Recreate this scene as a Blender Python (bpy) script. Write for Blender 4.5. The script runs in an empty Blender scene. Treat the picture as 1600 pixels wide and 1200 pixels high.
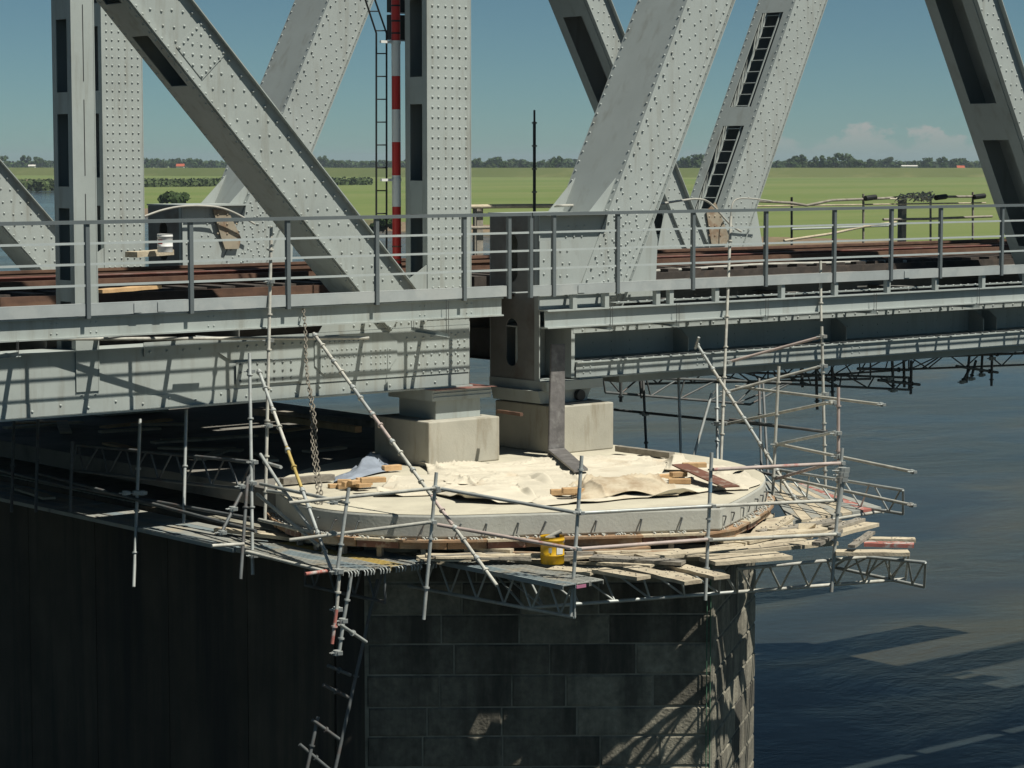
import bpy, math, random
from mathutils import Vector, Matrix, noise
random.seed(7)
V = Vector
sc = bpy.context.scene
col = sc.collection
R = math.radians

# ------------------------------------------------------------------ camera
# Axes: X runs along the bridge, Y across it (away from the camera), Z = 0 is the walkway level.
F, HOR, BETA, CAMH, D0 = 3800.0, 252.0, R(50), 1.9, 37.5
PITCH = math.atan((600 - HOR) / F)
VW = V((math.cos(BETA), math.sin(BETA), 0)); RT = V((math.sin(BETA), -math.cos(BETA), 0))
CAM = V((-D0 * VW.x, -D0 * VW.y, CAMH))
cd = bpy.data.cameras.new('camera'); cam = bpy.data.objects.new('camera', cd); col.objects.link(cam)
cam.location = CAM
cam.rotation_euler = (math.pi / 2 - PITCH, 0, BETA - math.pi / 2)
cd.sensor_width = 36.0; cd.lens = 36.0 * F / 1600.0; cd.clip_start = 0.5; cd.clip_end = 60000
sc.camera = cam

# ------------------------------------------------------------------ sky, sun, exposure
SUN = V((0.38, -1.0, 1.9)).normalized()
w = bpy.data.worlds.new('World'); sc.world = w; w.use_nodes = True
nt = w.node_tree; nt.nodes.clear()
def wn(t, **k):
    n = nt.nodes.new(t)
    for a, b in k.items(): setattr(n, a, b)
    return n
sky = wn('ShaderNodeTexSky', sky_type='NISHITA', sun_disc=False)
sky.sun_elevation = math.asin(SUN.z); sky.sun_rotation = math.atan2(SUN.x, SUN.y)
sky.altitude = 50; sky.air_density = 0.5; sky.dust_density = 0.18; sky.ozone_density = 6.0
tint = wn('ShaderNodeMix', data_type='RGBA', blend_type='MULTIPLY'); tint.inputs[0].default_value = 1.0
tint.inputs[7].default_value = (1.0, 1.14, 0.90, 1)
nt.links.new(sky.outputs[0], tint.inputs[6])
# low cumulus bank on the horizon
tc = wn('ShaderNodeTexCoord'); sx = wn('ShaderNodeSeparateXYZ'); nt.links.new(tc.outputs['Generated'], sx.inputs[0])
def M(op, a, b=None, c=None, clamp=False):
    n = wn('ShaderNodeMath', operation=op); n.use_clamp = clamp
    for i, x in enumerate((a, b, c)):
        if x is None: continue
        if isinstance(x, (int, float)): n.inputs[i].default_value = x
        else: nt.links.new(x, n.inputs[i])
    return n.outputs[0]
az = M('ARCTAN2', sx.outputs[1], sx.outputs[0]); el = sx.outputs[2]
cmb = wn('ShaderNodeCombineXYZ'); nt.links.new(M('MULTIPLY', az, 62.0), cmb.inputs[0]); nt.links.new(M('MULTIPLY', el, 95.0), cmb.inputs[1])
nz = wn('ShaderNodeTexNoise'); nz.inputs['Scale'].default_value = 1.0; nz.inputs['Detail'].default_value = 5; nz.inputs['Roughness'].default_value = 0.55
nt.links.new(cmb.outputs[0], nz.inputs['Vector'])
# cloud-top height over the horizon follows the two noises
bank = M('MAXIMUM', M('COSINE', M('MULTIPLY', M('SUBTRACT', az, 0.718), 8.0)), 0.0)   # cloud banks spaced round the horizon
top = M('ADD', M('MULTIPLY', M('SUBTRACT', nz.outputs[0], 0.5), 0.030), M('SUBTRACT', M('MULTIPLY', M('POWER', bank, 4.0), 0.0150), 0.003))
edge = M('MULTIPLY', M('SUBTRACT', top, el), 420.0, clamp=True)
fade = M('MULTIPLY', M('SUBTRACT', el, 0.0005), 75.0, clamp=True)
mask = M('MULTIPLY', M('MULTIPLY', edge, fade), 0.6)
cm = wn('ShaderNodeMix', data_type='RGBA'); nt.links.new(mask, cm.inputs[0]); nt.links.new(tint.outputs[2], cm.inputs[6])
cm.inputs[7].default_value = (8.6, 7.8, 7.4, 1)
bg = wn('ShaderNodeBackground'); bg.inputs[1].default_value = 0.05
nt.links.new(cm.outputs[2], bg.inputs[0])
wo = wn('ShaderNodeOutputWorld'); nt.links.new(bg.outputs[0], wo.inputs[0])

sd = bpy.data.lights.new('sun', 'SUN'); sd.energy = 5.0; sd.angle = R(0.53); sd.color = (1.0, 0.965, 0.87)
so = bpy.data.objects.new('sun', sd); col.objects.link(so); so.location = SUN * 100
so.rotation_euler = SUN.to_track_quat('Z', 'Y').to_euler()

vs = sc.view_settings; vs.view_transform = 'Standard'; vs.look = 'None'; vs.exposure = 0.1; vs.gamma = 1.0; vs.use_curve_mapping = False
sc.cycles.use_denoising = True
sc.cycles.max_bounces = 6; sc.cycles.diffuse_bounces = 1; sc.cycles.glossy_bounces = 3
sc.cycles.volume_bounces = 0

# ------------------------------------------------------------------ picture-to-place helpers (survey of the photograph)
def ray(px, py):
    x = (px - 800) / F; y = (600 - py) / F
    fw = math.cos(PITCH) + y * math.sin(PITCH); up = -math.sin(PITCH) + y * math.cos(PITCH)
    return VW * fw + RT * x + V((0, 0, up))
def atY(px, py, Y):
    d = ray(px, py); return CAM + d * ((Y - CAM.y) / d.y)
def atX(px, py, X):
    d = ray(px, py); return CAM + d * ((X - CAM.x) / d.x)
def atZ(px, py, Z):
    d = ray(px, py); return CAM + d * ((Z - CAM.z) / d.z)
def pt(px, py, d): return CAM + ray(px, py) * d

# ------------------------------------------------------------------ mesh helpers
class MB:
    def __init__(s): s.v = []; s.f = []; s.sm = []
    def add(s, vs, fs, smooth=False):
        o = len(s.v); s.v += [V(p) for p in vs]; s.f += [tuple(i + o for i in f) for f in fs]; s.sm += [smooth] * len(fs); return s
    def obox(s, o, a, b, c):
        o, a, b, c = V(o), V(a), V(b), V(c)
        if a.cross(b).dot(c) < 0: a, b = b, a
        return s.add([o, o + a, o + a + b, o + b, o + c, o + a + c, o + a + b + c, o + b + c],
              [(3, 2, 1, 0), (4, 5, 6, 7), (0, 1, 5, 4), (1, 2, 6, 5), (2, 3, 7, 6), (3, 0, 4, 7)])
    def box(s, x0, x1, y0, y1, z0, z1):
        return s.obox((x0, y0, z0), (x1 - x0, 0, 0), (0, y1 - y0, 0), (0, 0, z1 - z0))
    def bar(s, p, q, wd, ht, up=(0, 0, 1)):
        p, q, up = V(p), V(q), V(up); d = q - p; sd_ = d.cross(up).normalized(); u = sd_.cross(d).normalized()
        return s.obox(p - sd_ * wd / 2 - u * ht / 2, d, sd_ * wd, u * ht)
    def tube(s, p, q, r, n=8, r2=None, caps=True):
        p, q = V(p), V(q); d = (q - p).normalized(); a = d.orthogonal().normalized(); b = d.cross(a)
        r2 = r if r2 is None else r2; vs = []
        for k in range(n):
            t = 2 * math.pi * k / n; e = a * math.cos(t) + b * math.sin(t); vs += [p + e * r, q + e * r2]
        s.add(vs, [(2 * k, 2 * ((k + 1) % n), 2 * ((k + 1) % n) + 1, 2 * k + 1) for k in range(n)], True)
        if caps: s.add(vs, [tuple(2 * k for k in reversed(range(n))), tuple(2 * k + 1 for k in range(n))])
        return s
    def path(s, pts, r, n=6):
        pts = [V(p) for p in pts]; vs = []; m = len(pts); a = None
        for i, p in enumerate(pts):
            d = (pts[min(i + 1, m - 1)] - pts[max(i - 1, 0)]).normalized()
            a = d.orthogonal().normalized() if a is None else (a - d * a.dot(d)).normalized()
            b = d.cross(a)
            for k in range(n):
                t = 2 * math.pi * k / n; vs.append(p + (a * math.cos(t) + b * math.sin(t)) * r)
        fs = [(i * n + k, i * n + (k + 1) % n, (i + 1) * n + (k + 1) % n, (i + 1) * n + k) for i in range(m - 1) for k in range(n)]
        s.add(vs, fs, True); return s.add(vs, [tuple(reversed(range(n))), tuple((m - 1) * n + k for k in range(n))])
    def prism(s, poly, off):
        poly = [V(p) for p in poly]; off = V(off); n = len(poly)
        nn = V((0, 0, 0))
        for i in range(n): nn += poly[i].cross(poly[(i + 1) % n])
        if nn.dot(off) < 0: poly.reverse()
        fs = [tuple(reversed(range(n))), tuple(range(n, 2 * n))] + [(i, (i + 1) % n, (i + 1) % n + n, i + n) for i in range(n)]
        return s.add(poly + [p + off for p in poly], fs)
    def dome(s, p, nrm, r, h, n=7):
        p, d = V(p), V(nrm).normalized(); a = d.orthogonal().normalized(); b = d.cross(a); vs = []
        for rr, hh in ((1.0, 0.0), (0.72, 0.68)):
            for k in range(n):
                t = 2 * math.pi * k / n; vs.append(p + (a * math.cos(t) + b * math.sin(t)) * r * rr + d * h * hh)
        vs.append(p + d * h)
        return s.add(vs, [(k, (k + 1) % n, n + (k + 1) % n, n + k) for k in range(n)] + [(n + k, n + (k + 1) % n, 2 * n) for k in range(n)], True)
    def collar(s, p, d, r, ln, n=8):
        d = V(d).normalized(); return s.tube(V(p) - d * ln / 2, V(p) + d * ln / 2, r, n)
    def build(s, name, m, parent=None, origin=None):
        if parent is not None: o = ORG[parent]
        elif origin is not None: o = V(origin)
        else:
            xs = [p.x for p in s.v]; ys = [p.y for p in s.v]; zs = [p.z for p in s.v]
            o = V(((min(xs) + max(xs)) / 2, (min(ys) + max(ys)) / 2, min(zs)))
        me = bpy.data.meshes.new(name); me.from_pydata([tuple(p - o) for p in s.v], [], s.f)
        me.polygons.foreach_set('use_smooth', s.sm); me.update()
        ms = m if isinstance(m, (list, tuple)) else [m]
        for x in ms: me.materials.append(x)
        ob = bpy.data.objects.new(name, me); col.objects.link(ob); ORG[ob] = o
        if parent is not None: ob.parent = parent
        else: ob.location = o
        return ob
ORG = {}
def tag(o, label, cat, group=None, kind=None):
    if label: o['label'] = label
    if cat: o['category'] = cat
    if group: o['group'] = group
    if kind: o['kind'] = kind
    return o
def thing(name, label, cat, loc, group=None):
    o = bpy.data.objects.new(name, None); col.objects.link(o); o.location = loc; o.empty_display_size = 0.2; ORG[o] = V(loc)
    return tag(o, label, cat, group)
def stuff(o): o['kind'] = 'stuff'; return o
def structure(o): o['kind'] = 'structure'; return o

# ------------------------------------------------------------------ materials
def mat(name, c, rough=0.55, metal=0.0, var=0.12, scale=3.0, c2=None, c2amt=0.0, c2scale=2.0, stretch=(1, 1, 1), bump=0.0, bscale=40.0, spec=0.5, c2lo=0.5, c2hi=0.65, c2stretch=None):
    """Base colour with slow tone variation, patches of a second colour (wear, dirt, rust) and fine relief."""
    m = bpy.data.materials.new(name); m.use_nodes = True; t = m.node_tree; L = t.links; p = t.nodes['Principled BSDF']
    tc = t.nodes.new('ShaderNodeTexCoord'); geo = t.nodes.new('ShaderNodeNewGeometry')
    mp = t.nodes.new('ShaderNodeMapping'); L.new(geo.outputs['Position'], mp.inputs[0]); mp.inputs['Scale'].default_value = stretch
    n1 = t.nodes.new('ShaderNodeTexNoise'); n1.inputs['Scale'].default_value = scale; n1.inputs['Detail'].default_value = 5; n1.inputs['Roughness'].default_value = 0.6
    L.new(mp.outputs[0], n1.inputs['Vector'])
    mr = t.nodes.new('ShaderNodeMapRange'); mr.inputs[1].default_value = 0.3; mr.inputs[2].default_value = 0.7; mr.inputs[3].default_value = 1 - var; mr.inputs[4].default_value = 1 + var
    L.new(n1.outputs[0], mr.inputs[0])
    oi = t.nodes.new('ShaderNodeObjectInfo')
    mo = t.nodes.new('ShaderNodeMath'); mo.operation = 'MULTIPLY_ADD'; L.new(oi.outputs['Random'], mo.inputs[0]); mo.inputs[1].default_value = var * 0.7; mo.inputs[2].default_value = 1 - var * 0.35
    mm = t.nodes.new('ShaderNodeMath'); mm.operation = 'MULTIPLY'; L.new(mr.outputs[0], mm.inputs[0]); L.new(mo.outputs[0], mm.inputs[1])
    mul = t.nodes.new('ShaderNodeVectorMath'); mul.operation = 'SCALE'; mul.inputs[0].default_value = c; L.new(mm.outputs[0], mul.inputs['Scale'])
    out = mul.outputs[0]
    if c2 is not None:
        n2 = t.nodes.new('ShaderNodeTexNoise'); n2.inputs['Scale'].default_value = c2scale; n2.inputs['Detail'].default_value = 6; n2.inputs['Roughness'].default_value = 0.65
        mp2 = t.nodes.new('ShaderNodeMapping'); L.new(geo.outputs['Position'], mp2.inputs[0]); mp2.inputs['Location'].default_value = (3.1, 7.7, 1.3); mp2.inputs['Scale'].default_value = c2stretch or stretch
        L.new(mp2.outputs[0], n2.inputs['Vector'])
        r2 = t.nodes.new('ShaderNodeMapRange'); r2.inputs[1].default_value = c2lo; r2.inputs[2].default_value = c2hi; r2.inputs[3].default_value = 0; r2.inputs[4].default_value = c2amt
        L.new(n2.outputs[0], r2.inputs[0])
        mx = t.nodes.new('ShaderNodeMix'); mx.data_type = 'RGBA'; L.new(r2.outputs[0], mx.inputs[0]); L.new(out, mx.inputs[6]); mx.inputs[7].default_value = (*c2, 1)
        out = mx.outputs[2]
    L.new(out, p.inputs['Base Color'])
    p.inputs['Roughness'].default_value = rough; p.inputs['Metallic'].default_value = metal; p.inputs['Specular IOR Level'].default_value = spec
    if bump:
        n3 = t.nodes.new('ShaderNodeTexNoise'); n3.inputs['Scale'].default_value = bscale; n3.inputs['Detail'].default_value = 4
        L.new(mp.outputs[0], n3.inputs['Vector'])
        bp = t.nodes.new('ShaderNodeBump'); bp.inputs['Strength'].default_value = bump; bp.inputs['Distance'].default_value = 0.02
        L.new(n3.outputs[0], bp.inputs['Height']); L.new(bp.outputs[0], p.inputs['Normal'])
    return m
STEEL = mat('grey_paint_steel', (0.385, 0.42, 0.395), 0.5, var=0.09, scale=1.3, c2=(0.23, 0.215, 0.17), c2amt=0.6, c2scale=2.0, c2stretch=(2.6, 2.6, 0.28), c2lo=0.52, c2hi=0.74, bump=0.05, bscale=14, spec=0.25)
STEELR = mat('fresh_grey_paint_steel', (0.385, 0.42, 0.40), 0.5, var=0.08, scale=0.9, c2=(0.24, 0.23, 0.19), c2amt=0.55, c2scale=1.8, c2stretch=(2.4, 2.4, 0.28), c2lo=0.53, c2hi=0.75, bump=0.04, bscale=12, spec=0.25)
RAILD = mat('dark_grey_paint_railing', (0.13, 0.15, 0.155), 0.4, var=0.06, scale=4)
RAILM = mat('grey_paint_railing', (0.42, 0.46, 0.45), 0.4, var=0.06, scale=4)
KERBM = mat('grey_paint_kerb', (0.36, 0.39, 0.385), 0.5, var=0.10, scale=2.2, c2=(0.45, 0.47, 0.45), c2amt=0.5, c2scale=0.9, c2lo=0.5, c2hi=0.56)
GALV = mat('galvanised_tube', (0.40, 0.42, 0.40), 0.5, metal=0.25, var=0.2, scale=5, c2=(0.30, 0.24, 0.18), c2amt=0.6, c2scale=4, c2lo=0.55, c2hi=0.7, bump=0.05)
TUBEC = mat('cement_splashed_tube', (0.47, 0.46, 0.40), 0.7, metal=0.05, var=0.2, scale=6, c2=(0.30, 0.28, 0.25), c2amt=0.6, c2scale=7, bump=0.1)
TUBER = mat('red_painted_tube', (0.42, 0.15, 0.12), 0.6, var=0.2, scale=5, c2=(0.45, 0.42, 0.38), c2amt=0.9, c2scale=5, c2lo=0.5, c2hi=0.56)
TUBEP = mat('pinkish_worn_tube', (0.44, 0.36, 0.32), 0.65, var=0.2, scale=5, c2=(0.36, 0.12, 0.10), c2amt=0.7, c2scale=3, c2lo=0.58, c2hi=0.64)
TUBED = mat('dark_and_shade_toned_tube', (0.12, 0.13, 0.13), 0.6, metal=0.2, var=0.25, scale=5, c2=(0.12, 0.07, 0.05), c2amt=0.5, c2scale=4)  # dark tube colour, also painting shade onto tubes that hang out of the sun
CONC = mat('pale_concrete', (0.42, 0.40, 0.33), 0.85, var=0.12, scale=1.5, c2=(0.25, 0.21, 0.145), c2amt=0.7, c2scale=1.7, c2stretch=(2.6, 2.6, 0.5), c2lo=0.52, c2hi=0.7, bump=0.15, bscale=30)
SLABM = mat('fresh_slab_concrete', (0.44, 0.44, 0.39), 0.85, var=0.10, scale=1.6, c2=(0.36, 0.35, 0.30), c2amt=0.6, c2scale=1.1, c2lo=0.53, c2hi=0.66, bump=0.2, bscale=25)
SLABTOP = mat('dusty_slab_top', (0.52, 0.48, 0.37), 0.9, var=0.14, scale=1.3, c2=(0.40, 0.36, 0.28), c2amt=0.6, c2scale=1.2, bump=0.2, bscale=18)
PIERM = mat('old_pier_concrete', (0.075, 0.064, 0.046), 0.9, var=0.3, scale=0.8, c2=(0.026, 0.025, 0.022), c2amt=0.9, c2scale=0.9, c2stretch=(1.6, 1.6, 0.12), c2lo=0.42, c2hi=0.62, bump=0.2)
STONE = mat('weathered_granite', (0.25, 0.23, 0.175), 0.9, var=0.32, scale=9, c2=(0.075, 0.07, 0.056), c2amt=0.85, c2scale=1.3, c2lo=0.43, c2hi=0.66, c2stretch=(1.5, 1.5, .45), bump=0.7, bscale=26)
STONED = mat('stained_and_shaded_granite', (0.175, 0.16, 0.122), 0.9, var=0.32, scale=9, c2=(0.05, 0.046, 0.037), c2amt=0.9, c2scale=1.1, c2lo=0.40, c2hi=0.62, c2stretch=(1.8, 1.8, .3), bump=0.7, bscale=26)
SHADEC = mat('dirty_shade_dark_concrete', (0.20, 0.19, 0.165), 0.9, var=0.2, scale=1.2, c2=(0.06, 0.055, 0.05), c2amt=0.7, c2scale=0.8, bump=0.2)
MORTAR = mat('pale_mortar', (0.30, 0.28, 0.22), 0.9, var=0.2, scale=6, c2=(0.12, 0.115, 0.09), c2amt=0.7, c2scale=2, bump=0.2)
FRESH = mat('fresh_timber', (0.56, 0.36, 0.18), 0.75, var=0.22, scale=3, c2=(0.34, 0.19, 0.09), c2amt=0.5, c2scale=5, stretch=(1, 1, 1), bump=0.1)
PLANK = mat('dusty_scaffold_plank', (0.50, 0.43, 0.31), 0.9, var=0.18, scale=4, c2=(0.30, 0.24, 0.17), c2amt=0.7, c2scale=3.2, c2lo=0.5, c2hi=0.66, bump=0.35, bscale=30)
GREYW = mat('weathered_grey_timber', (0.27, 0.245, 0.20), 0.9, var=0.25, scale=6, c2=(0.14, 0.12, 0.10), c2amt=0.6, c2scale=4, bump=0.35, bscale=30)
DARKW = mat('tarred_sleeper_timber', (0.055, 0.045, 0.038), 0.85, var=0.3, scale=5, c2=(0.11, 0.08, 0.06), c2amt=0.5, c2scale=4, bump=0.2)
SHUT = mat('brown_formwork_board', (0.17, 0.075, 0.05), 0.55, var=0.2, scale=4, c2=(0.42, 0.36, 0.29), c2amt=0.6, c2scale=6, c2lo=0.53, c2hi=0.63)
FORM = mat('orange_formwork_timber', (0.30, 0.19, 0.11), 0.8, var=0.25, scale=4, c2=(0.44, 0.38, 0.28), c2amt=0.7, c2scale=2.5, bump=0.15)
RUST = mat('rusty_rail_steel', (0.115, 0.062, 0.04), 0.8, var=0.3, scale=5, c2=(0.20, 0.115, 0.07), c2amt=0.7, c2scale=1.5, c2stretch=(.3, 3, 3), bump=0.1)
RUSTR = mat('red_oxide_steel', (0.20, 0.08, 0.062), 0.75, var=0.25, scale=3, c2=(0.30, 0.22, 0.19), c2amt=0.6, c2scale=2)
CHAINM = mat('brown_chain_steel', (0.20, 0.18, 0.145), 0.5, metal=0.4, var=0.3, scale=9)
CANVAS = mat('cream_canvas', (0.60, 0.545, 0.43), 0.95, var=0.10, scale=2.0, c2=(0.40, 0.29, 0.18), c2amt=0.55, c2scale=1.5, c2lo=0.56, c2hi=0.74, bump=0.2, bscale=12)
SHEETB = mat('blue_grey_plastic_sheet', (0.30, 0.34, 0.40), 0.35, var=0.15, scale=3)
YELLOW = mat('yellow_painted_tin', (0.62, 0.36, 0.012), 0.4, var=0.08, scale=5, c2=(0.30, 0.20, 0.06), c2amt=0.5, c2scale=5, c2lo=0.6, c2hi=0.68)
WHITE = mat('white_paint', (0.78, 0.78, 0.74), 0.5, var=0.06, scale=6)
REDP = mat('signal_red_paint', (0.55, 0.028, 0.02), 0.4, var=0.08, scale=3)
PAPER = mat('white_paper_label', (0.75, 0.75, 0.72), 0.7, var=0.08, scale=30, c2=(0.25, 0.25, 0.25), c2amt=0.6, c2scale=40)
BLACK = mat('black_paint_steel', (0.012, 0.013, 0.013), 0.5, var=0.2)
SLOT = mat('dark_steel_interior', (0.035, 0.036, 0.036), 0.8, var=0.2)
UNDER = mat('dusty_and_shade_dark_steel', (0.19, 0.19, 0.175), 0.7, var=0.2, scale=2, c2=(0.12, 0.08, 0.06), c2amt=0.5, c2scale=1.3)
PLATEM = mat('scuffed_lead_grey_plate', (0.155, 0.145, 0.14), 0.55, metal=0.2, var=0.25, scale=7, c2=(0.33, 0.32, 0.30), c2amt=0.55, c2scale=5, c2lo=0.52, c2hi=0.7, bump=0.25, bscale=20)
SPLG = mat('grey_steel_plank', (0.34, 0.345, 0.31), 0.6, metal=0.15, var=0.15, scale=3, c2=(0.44, 0.38, 0.28), c2amt=0.8, c2scale=2.2, bump=0.15)
SPLB = mat('blue_steel_plank', (0.24, 0.29, 0.30), 0.55, metal=0.1, var=0.15, scale=3, c2=(0.42, 0.37, 0.28), c2amt=0.7, c2scale=2.2, bump=0.15)
SPLY = mat('yellow_steel_plank', (0.45, 0.33, 0.10), 0.6, var=0.15, scale=3, c2=(0.44, 0.38, 0.28), c2amt=0.7, c2scale=2.0, bump=0.15)
LEAF = mat('tree_foliage', (0.045, 0.075, 0.022), 0.8, var=0.35, scale=0.12, spec=0.2)
LEAF2 = mat('grey_green_foliage', (0.06, 0.085, 0.03), 0.8, var=0.35, scale=0.2, spec=0.2)
BARK = mat('tree_bark', (0.06, 0.045, 0.035), 0.9, var=0.2)
SOIL = mat('river_bank_soil', (0.22, 0.16, 0.10), 0.95, var=0.25, scale=0.2, c2=(0.09, 0.11, 0.035), c2amt=0.8, c2scale=0.06)
PLASTER = mat('far_house_plaster', (0.62, 0.60, 0.55), 0.9, var=0.05)
ROOFM = mat('far_red_roof', (0.42, 0.10, 0.05), 0.9, var=0.1)
HOSE = mat('pale_hose_rubber', (0.42, 0.41, 0.36), 0.6, var=0.15, scale=6)
ROPE = mat('dirty_rope', (0.62, 0.57, 0.44), 0.95, var=0.25, scale=20, bump=0.3)

# ------------------------------------------------------------------ setting: water, land, levee
ZW, ZL = -12.0, -10.3
def water_mat():
    m = bpy.data.materials.new('river_water'); m.use_nodes = True; t = m.node_tree; L = t.links; p = t.nodes['Principled BSDF']
    g = t.nodes.new('ShaderNodeNewGeometry')
    wp = t.nodes.new('ShaderNodeTexNoise'); wp.inputs['Scale'].default_value = 0.09; wp.inputs['Detail'].default_value = 2; L.new(g.outputs['Position'], wp.inputs['Vector'])
    ws = t.nodes.new('ShaderNodeVectorMath'); ws.operation = 'MULTIPLY_ADD'; L.new(wp.outputs['Color'], ws.inputs[0]); ws.inputs[1].default_value = (9, 9, 0); L.new(g.outputs['Position'], ws.inputs[2])   # eddies
    def nz(scale, st, det=4, rough=0.55, loc=(0, 0, 0)):
        mp = t.nodes.new('ShaderNodeMapping'); L.new(ws.outputs[0], mp.inputs[0]); mp.inputs['Scale'].default_value = st; mp.inputs['Rotation'].default_value = (0, 0, R(52)); mp.inputs['Location'].default_value = loc
        n = t.nodes.new('ShaderNodeTexNoise'); n.inputs['Scale'].default_value = scale; n.inputs['Detail'].default_value = det; n.inputs['Roughness'].default_value = rough
        L.new(mp.outputs[0], n.inputs['Vector']); return n
    rip = nz(2.2, (0.6, 1.0, 1), 6, 0.68); swell = nz(0.35, (0.5, 1.0, 1), 3, 0.5, (5, 2, 0)); calm = nz(0.045, (0.6, 1.5, 1), 4, 0.55, (1.7, 3.3, 0))
    a = t.nodes.new('ShaderNodeMath'); a.operation = 'MULTIPLY_ADD'; L.new(swell.outputs[0], a.inputs[0]); a.inputs[1].default_value = 2.2; L.new(rip.outputs[0], a.inputs[2])
    cr = t.nodes.new('ShaderNodeMapRange'); cr.inputs[1].default_value = 0.38; cr.inputs[2].default_value = 0.62; cr.inputs[3].default_value = 0.14; cr.inputs[4].default_value = 1.0
    L.new(calm.outputs[0], cr.inputs[0])
    bp = t.nodes.new('ShaderNodeBump'); bp.inputs['Distance'].default_value = 0.11; L.new(cr.outputs[0], bp.inputs['Strength']); L.new(a.outputs[0], bp.inputs['Height'])
    L.new(bp.outputs[0], p.inputs['Normal'])
    silt = nz(0.06, (0.5, 1.4, 1), 4, 0.6, (9, 1, 0))
    mx = t.nodes.new('ShaderNodeMix'); mx.data_type = 'RGBA'; sr = t.nodes.new('ShaderNodeMapRange'); sr.inputs[1].default_value = 0.42; sr.inputs[2].default_value = 0.68; L.new(silt.outputs[0], sr.inputs[0]); L.new(sr.outputs[0], mx.inputs[0]); mx.inputs[6].default_value = (0.026, 0.034, 0.035, 1); mx.inputs[7].default_value = (0.064, 0.056, 0.034, 1)
    L.new(mx.outputs[2], p.inputs['Base Color'])
    p.inputs['Roughness'].default_value = 0.10; p.inputs['IOR'].default_value = 1.33; p.inputs['Specular IOR Level'].default_value = 0.09
    return m
structure(MB().add([(-9000, -9000, ZW), (20000, -9000, ZW), (20000, 20000, ZW), (-9000, 20000, ZW)], [(0, 1, 2, 3)]).build('river_water', water_mat(), origin=(0, 0, ZW)))

def grass_mat(name, ca, cb, cc):
    m = bpy.data.materials.new(name); m.use_nodes = True; t = m.node_tree; L = t.links; p = t.nodes['Principled BSDF']
    g = t.nodes.new('ShaderNodeNewGeometry')
    def nz(scale, st, det=5):
        mp = t.nodes.new('ShaderNodeMapping'); L.new(g.outputs['Position'], mp.inputs[0]); mp.inputs['Rotation'].default_value = (0, 0, R(40)); mp.inputs['Scale'].default_value = st
        n = t.nodes.new('ShaderNodeTexNoise'); n.inputs['Scale'].default_value = scale; n.inputs['Detail'].default_value = det; n.inputs['Roughness'].default_value = 0.6
        L.new(mp.outputs[0], n.inputs['Vector']); return n
    a = nz(0.009, (0.12, 1.0, 1)); b = nz(0.05, (0.5, 1.0, 1)); 
    r1 = t.nodes.new('ShaderNodeMapRange'); r1.inputs[1].default_value = 0.38; r1.inputs[2].default_value = 0.62; L.new(a.outputs[0], r1.inputs[0])
    r2 = t.nodes.new('ShaderNodeMapRange'); r2.inputs[1].default_value = 0.52; r2.inputs[2].default_value = 0.72; r2.inputs[4].default_value = 0.6; L.new(b.outputs[0], r2.inputs[0])
    m1 = t.nodes.new('ShaderNodeMix'); m1.data_type = 'RGBA'; L.new(r1.outputs[0], m1.inputs[0]); m1.inputs[6].default_value = (*ca, 1); m1.inputs[7].default_value = (*cb, 1)
    m2 = t.nodes.new('ShaderNodeMix'); m2.data_type = 'RGBA'; L.new(r2.outputs[0], m2.inputs[0]); L.new(m1.outputs[2], m2.inputs[6]); m2.inputs[7].default_value = (*cc, 1)
    L.new(m2.outputs[2], p.inputs['Base Color']); p.inputs['Roughness'].default_value = 0.95; p.inputs['Specular IOR Level'].default_value = 0.09
    return m
GRASS = grass_mat('meadow_grass', (0.135, 0.18, 0.056), (0.18, 0.205, 0.078), (0.11, 0.165, 0.048))
LEVG = grass_mat('levee_grass', (0.10, 0.125, 0.042), (0.12, 0.14, 0.05), (0.20, 0.20, 0.085))
def far(px, D, z):  # point at view depth D metres
    lat = (px - 800) / F * D; p = CAM + VW * D + RT * lat; return V((p.x, p.y, z))
shore = [V((120, -3000, 0)), V((190, -300, 0)), V((235, 60, 0)), V((300, 480, 0)), V((345, 610, 0)), V((470, 820, 0)), V((640, 1150, 0)), V((800, 1420, 0)), V((700, 1640, 0)), V((300, 1780, 0)), V((-4000, 2900, 0))]
fine = []
for i in range(len(shore) - 1):
    n = max(2, int((shore[i + 1] - shore[i]).length / 22)) if 1 < i < 9 else 4
    for k in range(n):
        p = shore[i].lerp(shore[i + 1], k / n); fine.append(p + V((noise.noise(p * 0.02), noise.noise(p * 0.02 + V((7, 0, 0))), 0)) * 14)
fine.append(shore[-1])
from mathutils.geometry import tessellate_polygon
ring = fine + [V((-4000, 45000, 0)), V((45000, 45000, 0)), V((45000, -3000, 0))]
tri = tessellate_polygon([[p for p in ring]])
b = MB(); vs_ = [(p.x, p.y, ZL) for p in ring]
fs_ = []
for t3 in tri:
    a_, b_, c_ = [ring[i] for i in t3]
    fs_.append(tuple(t3) if (b_ - a_).cross(c_ - a_).z > 0 else tuple(reversed(t3)))
b.add(vs_, fs_); structure(b.build('ground', GRASS, origin=(0, 0, ZL)))
b = MB(); n = len(fine); low = []
for i, p in enumerate(fine):
    d = (fine[min(i + 1, n - 1)] - fine[max(i - 1, 0)]).normalized(); o = V((-d.y, d.x, 0))
    low.append(p + o * (5 + 3 * noise.noise(p * 0.05)))
b.add([(p.x, p.y, ZL) for p in fine] + [(p.x, p.y, ZW - 0.3) for p in low], [(i, i + 1, n + i + 1, n + i) for i in range(n - 1)], True)
structure(b.build('river_bank', SOIL, origin=(0, 0, ZW)))
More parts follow.
